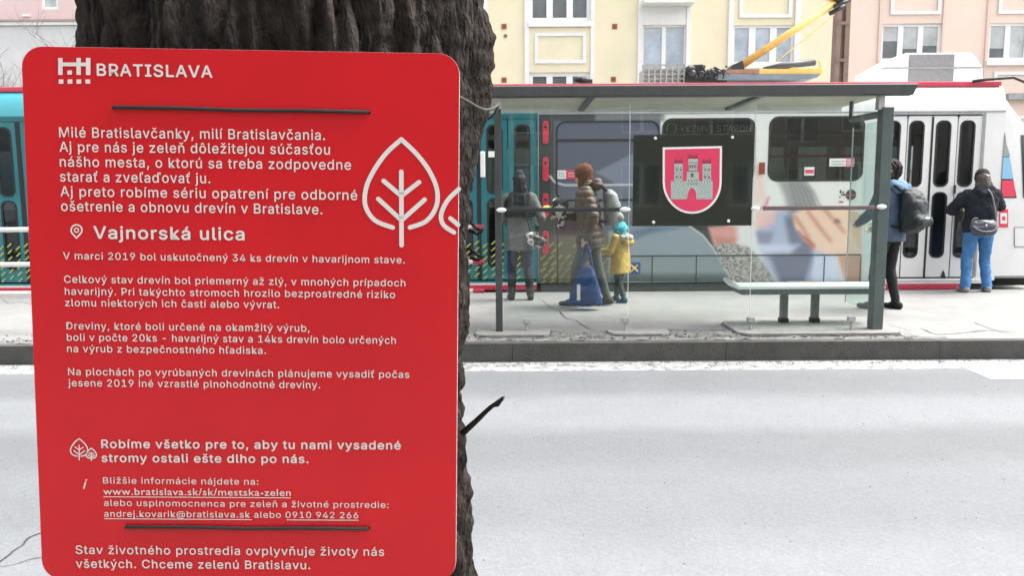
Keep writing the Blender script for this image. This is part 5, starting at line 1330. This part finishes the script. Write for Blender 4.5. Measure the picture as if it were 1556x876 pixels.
    def body(s, parent, skin, curl=.6, voxel=.0065):
        mb = MB(); H = s.H; J = s.J; w = s.w; ly = s.ly
        s.head(mb, getattr(s, 'turn', 0))
        rings_mesh(mb, [(.47*H, 0, 0, .075*H*w, .055*H), (.53*H, 0, 0, .088*H*w, .064*H), (.60*H, 0, ly(.6*H), .074*H*w, .055*H), (.70*H, 0, ly(.7*H), .088*H*w, .062*H), (.78*H, 0, ly(.78*H), .098*H*w, .060*H), (.825*H, 0, ly(.82*H), .075*H*w, .045*H), (.845*H, 0, ly(.84*H), .035*H, .035*H)])
        for sd in (-1, 1):
            cap_mesh(mb, J[sd, 'sh'], J[sd, 'elb'], .031*H, .024*H); cap_mesh(mb, J[sd, 'elb'], J[sd, 'wr'], .025*H, .0155*H)
            cap_mesh(mb, J[sd, 'hip'], J[sd, 'knee'], .050*H, .033*H); cap_mesh(mb, J[sd, 'knee'], J[sd, 'ank'], .034*H, .021*H)
            s.foot(mb, sd, .82); s.hand(mb, sd, curl)
        o = remeshed('body', mb, skin, parent, voxel, 3)
        for sd in (-1, 1):
            e = MB(); e.ell(s.q(sd*.030, .076, .012), (.0105*s.hk,)*3, 10, 8); e.build('eye', M['eye'], parent, smooth=True)
        return o
    def trousers(s, parent, m, g=1.0, low=.0, fold=None, cuff=1.0):
        mb = MB(); H = s.H; J = s.J
        rings_mesh(mb, [(.46*H, 0, 0, .080*H*s.w, .066*H), (.52*H, 0, -.004*H, .094*H*s.w, .074*H), (.60*H, 0, 0, .082*H*s.w, .062*H)])
        for sd in (-1, 1):
            a = J[sd, 'ank']; k = J[sd, 'knee']; e = a+(k-a).normalized()*low
            cap_mesh(mb, J[sd, 'hip'], k, .058*H*g, .040*H*g); cap_mesh(mb, k, k.lerp(e, .45), .041*H*g, .037*H*g); cap_mesh(mb, k.lerp(e, .45), e, .037*H*g, .029*H*g*cuff)
        return remeshed('trousers', mb, m, parent, .009, 3, fold or folds(.007, 20, 4))
    def shoes(s, parent, m, g=1.0, shaft=0.0, name='shoe'):
        for sd in (-1, 1):
            mb = MB(); s.foot(mb, sd, g)
            if shaft: a = s.J[sd, 'ank']; k = s.J[sd, 'knee']; cap_mesh(mb, a, a+(k-a).normalized()*shaft, .030*s.H, .036*s.H)
            remeshed(name, mb, m, parent, .008, 2)
    def coat(s, parent, m, hem=.42, g=1.0, flare=1.0, sleeve=.95, fold=None, hood=None, name='coat', arm=1.0, belly=1.0):
        mb = MB(); H = s.H; J = s.J; w = s.w*g; ly = s.ly
        rings_mesh(mb, [(hem*H, 0, 0, .104*H*w*flare, .082*H*g*flare), ((hem+.02)*H, 0, 0, .106*H*w*flare, .084*H*g*flare), (.53*H if hem < .5 else (hem+.04)*H, 0, 0, .104*H*w, .082*H*g*belly), (.62*H, 0, ly(.62*H), .095*H*w, .075*H*g*belly), (.71*H, 0, ly(.71*H), .102*H*w, .076*H*g), (.78*H, 0, ly(.78*H), .112*H*w, .072*H*g), (.825*H, 0, ly(.82*H), .088*H*w, .056*H*g), (.862*H, 0, ly(.85*H), .046*H, .044*H)])
        for sd in (-1, 1):
            e = J[sd, 'elb'].lerp(J[sd, 'wr'], sleeve)
            cap_mesh(mb, J[sd, 'sh']+Vector((-sd*.012*H, 0, 0)), J[sd, 'elb'], .043*H*g*arm, .036*H*g*arm); cap_mesh(mb, J[sd, 'elb'], e, .037*H*g*arm, .028*H*g*arm)
        if hood:
            for h in hood: cap_mesh(mb, *h)
        return remeshed(name, mb, m, parent, .009, 3, fold or folds(.008, 16, 7))
M['eye'] = mat('eye', (.03, .02, .015), .15); M['skin'] = mat('skin', (.50, .30, .22), .55, .06, 12)
def cloth(name, col, var=.15, sc=25, bump=.4, rough=.9, col2=None): return mat(name, col, rough, var, sc, bump, 180, col2=col2, spec=.25)
def person(label, uv, H_px, face, **kw):
    g_ = G(uv[0], uv[1], PLAT_Z); t = thing('person', label, 'person', (g_.x, g_.y, PLAT_Z), face); return t
def hair_caps(parent, fig, caps, m, name='hair', seed=1, amp=.008, vox=.008):
    mb = MB()
    for c in caps: cap_mesh(mb, fig.q(*c[0]), fig.q(*c[1]), c[2]*fig.hk, c[3]*fig.hk, *(c[4:] if len(c) > 4 else ()))
    return remeshed(name, mb, m, parent, vox, 2, lambda x, y, z: amp*(fbm(x*60+40, y*60+z*9+40, 3, seed)-.45)*2)
# rz: 0 = facing away from the camera (+y); +90 deg = facing left in the photo
# 1 --- woman standing by the teal door
t1 = person('woman in dark hat, black shawl and grey coat standing by the teal door', (790, 456), 0, R_(4))
f = Fig(1.66, (.02, 0, .01), (-.03, 0, .02), hand_l=(-.10, .26, .98), hand_r=(.25, .12, .93), wide=.98, spread=.070)
f.turn = R_(10)
f.body(t1, M['skin']); f.trousers(t1, cloth('dark_blue_jeans', (.035, .045, .075)), .98, .06); f.shoes(t1, cloth('black_boots', (.03, .035, .033)), 1.05, .24, 'boot')
f.coat(t1, cloth('grey_tweed_coat', (.13, .135, .135), .6, 110, .5), .395, 1.03, 1.06)
mb = MB(); H = f.H
rings_mesh(mb, [(.66*H, 0, -.01, .120*H, .088*H), (.72*H, 0, -.01, .128*H, .094*H), (.79*H, 0, 0, .126*H, .088*H), (.84*H, 0, 0, .090*H, .066*H), (.87*H, 0, .01, .05*H, .05*H)])
remeshed('shawl', mb, cloth('black_shawl', (.012, .013, .016), .3, 40), t1, .009, 3, folds(.012, 14, 3))
hair_caps(t1, f, [((0, -.045, .03), (0, -.05, -.10), .085, .080), ((0, -.07, -.10), (.01, -.09, -.24), .082, .060, 1.25, .6), ((-.05, -.04, 0), (-.06, -.07, -.20), .05, .035), ((.05, -.04, 0), (.07, -.07, -.22), .05, .035)], cloth('black_hair', (.016, .015, .016), .4, 60, rough=.6), seed=5)
mb = MB(); cap_mesh(mb, f.q(0, -.015, .055), f.q(0, -.012, .095), .098*f.hk, .080*f.hk); cap_mesh(mb, f.q(0, -.01, .052), f.q(0, .01, .05), .108*f.hk, .104*f.hk, 1, .3)
remeshed('hat', mb, cloth('dark_blue_hat', (.025, .028, .038)), t1, .008, 2)
mb = MB(); cap_mesh(mb, (.19, -.03, 1.22), (.24, -.02, 1.02), .045, .04); cap_mesh(mb, (.17, -.02, 1.30), (.19, -.03, 1.22), .03, .04); remeshed('pale_sleeve', mb, cloth('pale_grey_knit', (.42, .42, .40)), t1, .008, 2)
hb = thing('handbag', 'white and black patterned handbag at the hip of the woman in the grey coat', 'handbag', t1.location, t1.rotation_euler.z)
mb = MB(); cap_mesh(mb, (.12, -.15, .86), (.29, -.13, .76), .05, .06, 1, .7); cap_mesh(mb, (.14, -.15, .78), (.26, -.14, .74), .055, .05, 1, .7); remeshed('bag_body', mb, M_bag1, hb, .008, 2, folds(.01, 24, 2)) if 'M_bag1' in globals() else remeshed('bag_body', mb, mat('black_white_pattern', (.02, .02, .022), .5, col2=(.62, .62, .61), vscale=9, hard=.53), hb, .008, 2, folds(.01, 24, 2))
mb = MB(); mb.tube(cr([(.13, -.15, .90), (.08, -.17, 1.1), (.05, -.14, 1.36), (.11, .0, 1.42)], 5), .009, 6); mb.build('bag_strap', M['cord_black'], hb, smooth=True)
# 2 --- adult walking left with hood
t2 = person('adult in brown knitted hood and brown puffer coat walking left with a blue bag', (896, 466), 0, R_(84))
H = 1.72
f = Fig(H, (.20, .02), (-.22, .0), hand_r=(.10, .36, 1.12), hand_l=(-.26, .04, .87), lean=.10, wide=1.05, elbow_l=(-.6, -1, 0), elbow_r=(.6, -.6, -.6), toe_r=-.1)
f.turn = R_(4)
f.body(t2, M['skin']); f.trousers(t2, cloth('grey_green_trousers', (.08, .095, .085)), 1.06, .02); f.shoes(t2, cloth('dark_walking_shoes', (.06, .055, .055)), 1.15)
f.coat(t2, mat('brown_puffer_fabric', (.045, .042, .036), .55, col2=(.11, .055, .032), vscale=3.2, bump=.2, bscale=60), .43, 1.16, 1.04, fold=puffer(.016, .085, 2), arm=1.1,
       hood=[((-.09, -.08, 1.50), (.09, -.08, 1.50), .075, .075), ((-.09, .02, 1.50), (.09, .02, 1.50), .06, .06)])
hair_caps(t2, f, [((0, -.025, .055), (0, .0, .05), .112, .106), ((0, -.03, -.02), (0, -.02, -.10), .100, .085)], cloth('brown_knit_hood', (.16, .06, .03), .3, 50, .8), 'knitted_hood', 6, .006)
pk = thing('backpack', 'light grey backpack on the back of the adult in the brown puffer coat', 'backpack', t2.location, t2.rotation_euler.z)
mb = MB(); rings_mesh(mb, [(1.00, 0, -.25, .10, .07), (1.05, 0, -.27, .135, .10), (1.25, 0, -.265, .14, .105), (1.38, 0, -.24, .12, .085), (1.44, 0, -.21, .08, .05)]); cap_mesh(mb, (-.06, -.35, 1.10), (.06, -.35, 1.10), .06, .06)
remeshed('pack_body', mb, cloth('light_grey_nylon', (.27, .28, .28), .15, 8, .2, .5), pk, .009, 3, folds(.010, 12, 9))
mb = MB()
for sx_ in (-.13, .13): mb.tube(cr([(sx_, -.20, 1.42), (sx_*1.05, -.06, 1.52), (sx_*1.1, .10, 1.42), (sx_*1.15, .13, 1.25), (sx_*1.2, .02, 1.10), (sx_*1.1, -.2, 1.05)], 5), .017, 6)
mb.build('pack_strap', cloth('black_webbing', (.03, .03, .03)), pk, smooth=True)
bb = thing('blue_shopping_bag', 'blue carrier bag with white print hanging from the walking adult\'s hand', 'shopping bag', t2.location, t2.rotation_euler.z)
wr = f.J[-1, 'wr']; bx0_, by_, bz_ = wr.x-.03, wr.y, wr.z-.10
mb = MB(); rings_mesh(mb, [(.05, bx0_, by_+.02, .07, .19), (.09, bx0_, by_+.01, .10, .21), (.25, bx0_, by_, .09, .165), (.42, bx0_, by_, .06, .115), (.53, bx0_, by_, .03, .07)], 28, .7)
remeshed('bag_body', mb, cloth('blue_plastic_fabric', (.015, .05, .16), .2, 9, .2, .45), bb, .009, 2, folds(.018, 13, 6))
mb = MB()
for sy_ in (-.07, .07): mb.tube(cr([(bx0_, by_+sy_, .50), (bx0_+.01, by_+sy_*.7, .64), (wr.x, by_+sy_*.1, wr.z-.07)], 5), .014, 6)
mb.build('bag_handle', cloth('blue_webbing', (.02, .06, .20)), bb, smooth=True)
mb = MB(); mb.box(bx0_-.112, bx0_-.105, by_+.07, by_+.11, .13, .32); mb.build('white_print', M['print_white'], bb)
bd = thing('plush_bundle', 'black and white soft bundle held in front of the adult in the brown coat', 'bundle', t2.location, t2.rotation_euler.z)
mb = MB(); cap_mesh(mb, (0, .36, 1.24), (0, .40, 1.20), .10, .09); cap_mesh(mb, (.02, .34, 1.10), (.03, .36, 1.0), .05, .045); cap_mesh(mb, (-.05, .40, 1.28), (.05, .42, 1.28), .06, .06)
remeshed('bundle_body', mb, mat('black_white_plush', (.02, .02, .022), .9, col2=(.62, .62, .6), vscale=6, hard=.5), bd, .008, 2, folds(.01, 30, 3))
mb = MB(); mb.ell((.02, .53, 1.215), (.05, .06, .035)); mb.tube([(.02, .58, 1.20), (.02, .44, 1.20)], .012, 6); mb.build('yellow_tip', M['yellow'], bd, smooth=True)
# 3 --- child
t3 = person('small child in yellow jacket and turquoise knitted hat', (942, 459), 0, R_(52))
H = 1.03
f = Fig(H, (-.10, .01), (.10, .0), hand_l=(-.16, .20, .66), hand_r=(.17, .04, .50), wide=1.22, spread=.07, elbow_l=(-.3, -.5, -1), toe_l=-.2)
f.headc.z = H*.885
f.body(t3, M['skin'], voxel=.006); f.trousers(t3, cloth('dark_grey_trousers', (.05, .058, .058)), 1.18, .02); f.shoes(t3, cloth('teal_boots', (.03, .10, .12)), 1.35, .07, 'boot')
f.coat(t3, cloth('yellow_jacket_fabric', (.42, .29, .065), .15, 10, .2, .7), .36, 1.22, 1.05, fold=folds(.012, 14, 5), name='jacket', arm=1.1, hood=[((-.06, -.10, .78), (.06, -.10, .78), .055, .055)])
mb = MB(); 
for k in range(12): a = 2*math.pi*k/12; cap_mesh(mb, (.115*math.cos(a), -.02+.11*math.sin(a), .83+.012*math.sin(a*2)), (.115*math.cos(a+.5), -.02+.11*math.sin(a+.5), .835), .036, .036)
remeshed('fur_collar', mb, cloth('pale_fur', (.50, .46, .42), .3, 60, 1.0), t3, .007, 1, folds(.014, 60, 2))
mb = MB(); cap_mesh(mb, f.q(0, -.01, .045), f.q(0, .0, .06), .122*f.hk, .112*f.hk); cap_mesh(mb, f.q(0, -.025, 0), f.q(0, -.028, -.03), .098*f.hk, .090*f.hk)
remeshed('knitted_hat', mb, mat('turquoise_knit', (.03, .30, .40), .9, col2=(.10, .50, .60), vscale=20, bump=.6, bscale=120, hard=.5), t3, .006, 2, folds(.006, 50, 8))
mb = MB(); cap_mesh(mb, f.q(0, -.005, .155), f.q(0, -.005, .165), .028*f.hk, .028*f.hk); remeshed('bobble', mb, mat('turquoise_bobble', (.05, .38, .48), .9), t3, .006, 1)
# 4 --- man with backpack at the right post
t4 = person('person in denim blue hooded jacket and black trousers at the right shelter post', (1346, 470), 0, R_(34))
H = 1.74
f = Fig(H, (.10, 0, -.02), (-.06, 0, .0), hand_l=(-.16, .30, 1.02), hand_r=(.17, .26, .98), lean=.02, wide=1.0, spread=.06, elbow_l=(-.8, -.6, -.4))
f.turn = R_(30)
f.body(t4, M['skin']); f.trousers(t4, cloth('black_trousers', (.022, .024, .026)), .92, .02, folds(.006, 22, 3)); f.shoes(t4, cloth('black_shoes', (.02, .02, .022)), 1.1)
f.coat(t4, mat('denim_jacket_fabric', (.05, .08, .13), .9, col2=(.085, .125, .19), vscale=6, bump=.3, bscale=160), .465, 1.06, 1.0, fold=folds(.011, 13, 2), name='jacket')
mb = MB(); cap_mesh(mb, (-.09, -.06, 1.47), (.09, -.06, 1.47), .065, .065); cap_mesh(mb, (-.07, -.12, 1.43), (.07, -.12, 1.43), .065, .065); cap_mesh(mb, (-.08, .03, 1.46), (.08, .03, 1.46), .055, .055)
remeshed('hood', mb, cloth('light_blue_hood', (.13, .21, .33), .15, 10), t4, .008, 3, folds(.014, 18, 5))
hair_caps(t4, f, [((0, -.03, .05), (0, -.01, .05), .106, .100), ((0, -.05, .0), (0, -.04, -.08), .09, .06), ((-.05, .0, .06), (-.17, .02, .05), .05, .012), ((-.06, .0, .02), (-.19, -.02, -.01), .04, .010), ((-.05, -.03, -.02), (-.16, -.01, -.07), .04, .008), ((-.04, 0, .10), (-.13, .0, .12), .04, .010), ((.04, -.02, .10), (.07, -.03, .13), .03, .01)], cloth('dark_brown_hair', (.025, .02, .018), .4, 60, rough=.6), seed=8, amp=.02, vox=.006)
pk = thing('backpack', 'large black backpack worn by the person in the denim blue jacket', 'backpack', t4.location, t4.rotation_euler.z)
mb = MB(); rings_mesh(mb, [(.92, .02, -.22, .13, .07), (.96, .02, -.25, .165, .105), (1.12, .02, -.27, .175, .125), (1.28, .02, -.26, .17, .115), (1.38, .02, -.23, .14, .085), (1.43, .02, -.2, .09, .05)])
cap_mesh(mb, (-.07, -.36, 1.06), (.10, -.36, 1.06), .075, .075, 1, 1)
remeshed('pack_body', mb, cloth('black_nylon', (.022, .027, .030), .3, 8, .3, .5), pk, .009, 3, folds(.014, 12, 4))
mb = MB()
for sx_ in (-.12, .13): mb.tube(cr([(sx_, -.18, 1.40), (sx_*1.05, -.06, 1.475), (sx_*1.1, .07, 1.40), (sx_*1.1, .125, 1.22), (sx_*1.25, .05, 1.04), (sx_*1.1, -.18, .98)], 5), .018, 6)
mb.build('pack_strap', cloth('black_strap', (.02, .02, .022)), pk, smooth=True)
mb = MB(); mb.box(-.05, .03, -.440, -.434, 1.085, 1.105); mb.build('white_label', M['print_white'], pk)
# 5 --- woman in jeans at the right
t5 = person('woman in dark cap, black jacket and blue jeans by the white tram door', (1482, 444), 0, R_(-6))
H = 1.66
f = Fig(H, (-.03, 0, -.03), (.02, 0, .03), hand_l=(-.14, .30, 1.12), hand_r=(.12, .32, 1.20), wide=1.08, spread=.075, elbow_l=(-1, -.2, -.5), elbow_r=(1, -.1, -.3))
f.turn = R_(-14)
f.body(t5, M['skin']); f.trousers(t5, mat('bright_blue_denim', (.035, .13, .32), .85, col2=(.07, .22, .46), vscale=7, bump=.3, bscale=160), 1.10, .0, folds(.010, 18, 3), 1.25); f.shoes(t5, cloth('grey_beige_shoes', (.26, .24, .22)), 1.2)
f.coat(t5, cloth('black_jacket_fabric', (.018, .022, .030), .25, 12), .50, 1.14, 1.02, fold=folds(.016, 12, 8), name='jacket', arm=1.12, hood=[((-.08, -.07, 1.405), (.08, -.07, 1.405), .072, .072), ((-.05, -.11, 1.36), (.05, -.11, 1.36), .06, .06)])
hair_caps(t5, f, [((0, -.045, .02), (.02, -.05, -.08), .098, .105), ((.02, -.07, -.08), (.05, -.09, -.20), .105, .07, 1.2, .7), ((.06, -.02, .0), (.09, -.03, -.16), .05, .05)], mat('grey_brown_hair', (.03, .022, .02), .6, col2=(.085, .065, .06), vscale=40), seed=2, amp=.010)
mb = MB(); cap_mesh(mb, f.q(0, -.014, .035), f.q(0, -.01, .075), .106*f.hk, .098*f.hk); cap_mesh(mb, f.q(0, .09, .055), f.q(0, .15, .04), .06*f.hk, .045*f.hk, 1.1, .22)
remeshed('cap', mb, cloth('dark_brown_cap', (.035, .028, .028)), t5, .007, 2)
mb = MB(); mb.tube([f.q(.02+.106*math.sin(a), -.012-.106*math.cos(a), .062) for a in (.05, .25, .45)], .011, 6); mb.build('cap_patch', M['print_white'], t5, smooth=True)
sg = thing('shoulder_bag', 'dark blue grey half moon shoulder bag hanging behind the woman in blue jeans', 'shoulder bag', t5.location, t5.rotation_euler.z)
mb = MB(); bagc = (-.02, -.22)
rings_mesh(mb, [(.79, -.045, -.215, .10, .035), (.82, -.045, -.22, .155, .055), (.90, -.045, -.215, .18, .06), (.97, -.045, -.205, .165, .05), (1.01, -.045, -.195, .13, .03)])
remeshed('bag_body', mb, mat('blue_grey_leather', (.045, .05, .07), .35, .2, 9, .2, 60), sg, .007, 3, folds(.008, 16, 7))
mb = MB(); mb.tube(cr([(.12, -.19, .96), (.09, -.19, 1.15), (.04, -.17, 1.36), (-.02, -.06, 1.44), (-.10, .10, 1.36)], 6), .010, 6); mb.tube(cr([(-.20, -.19, .95), (-.18, -.2, 1.02), (-.12, -.19, 1.03)], 4), .009, 6); mb.build('bag_strap', mat('grey_strap', (.16, .16, .17), .5), sg, smooth=True)
mb = MB(); mb.tube(cr([(-.21, -.262, .93), (-.13, -.285, .87), (-.04, -.29, .855), (.05, -.285, .87), (.12, -.262, .93)], 5), .008, 6); mb.build('bag_piping', mat('grey_piping', (.22, .22, .23), .5), sg, smooth=True)
mb = MB(); mb.ell((-.05, -.285, .935), (.016, .008, .016)); mb.build('bag_clasp', M['alu'], sg, smooth=True)
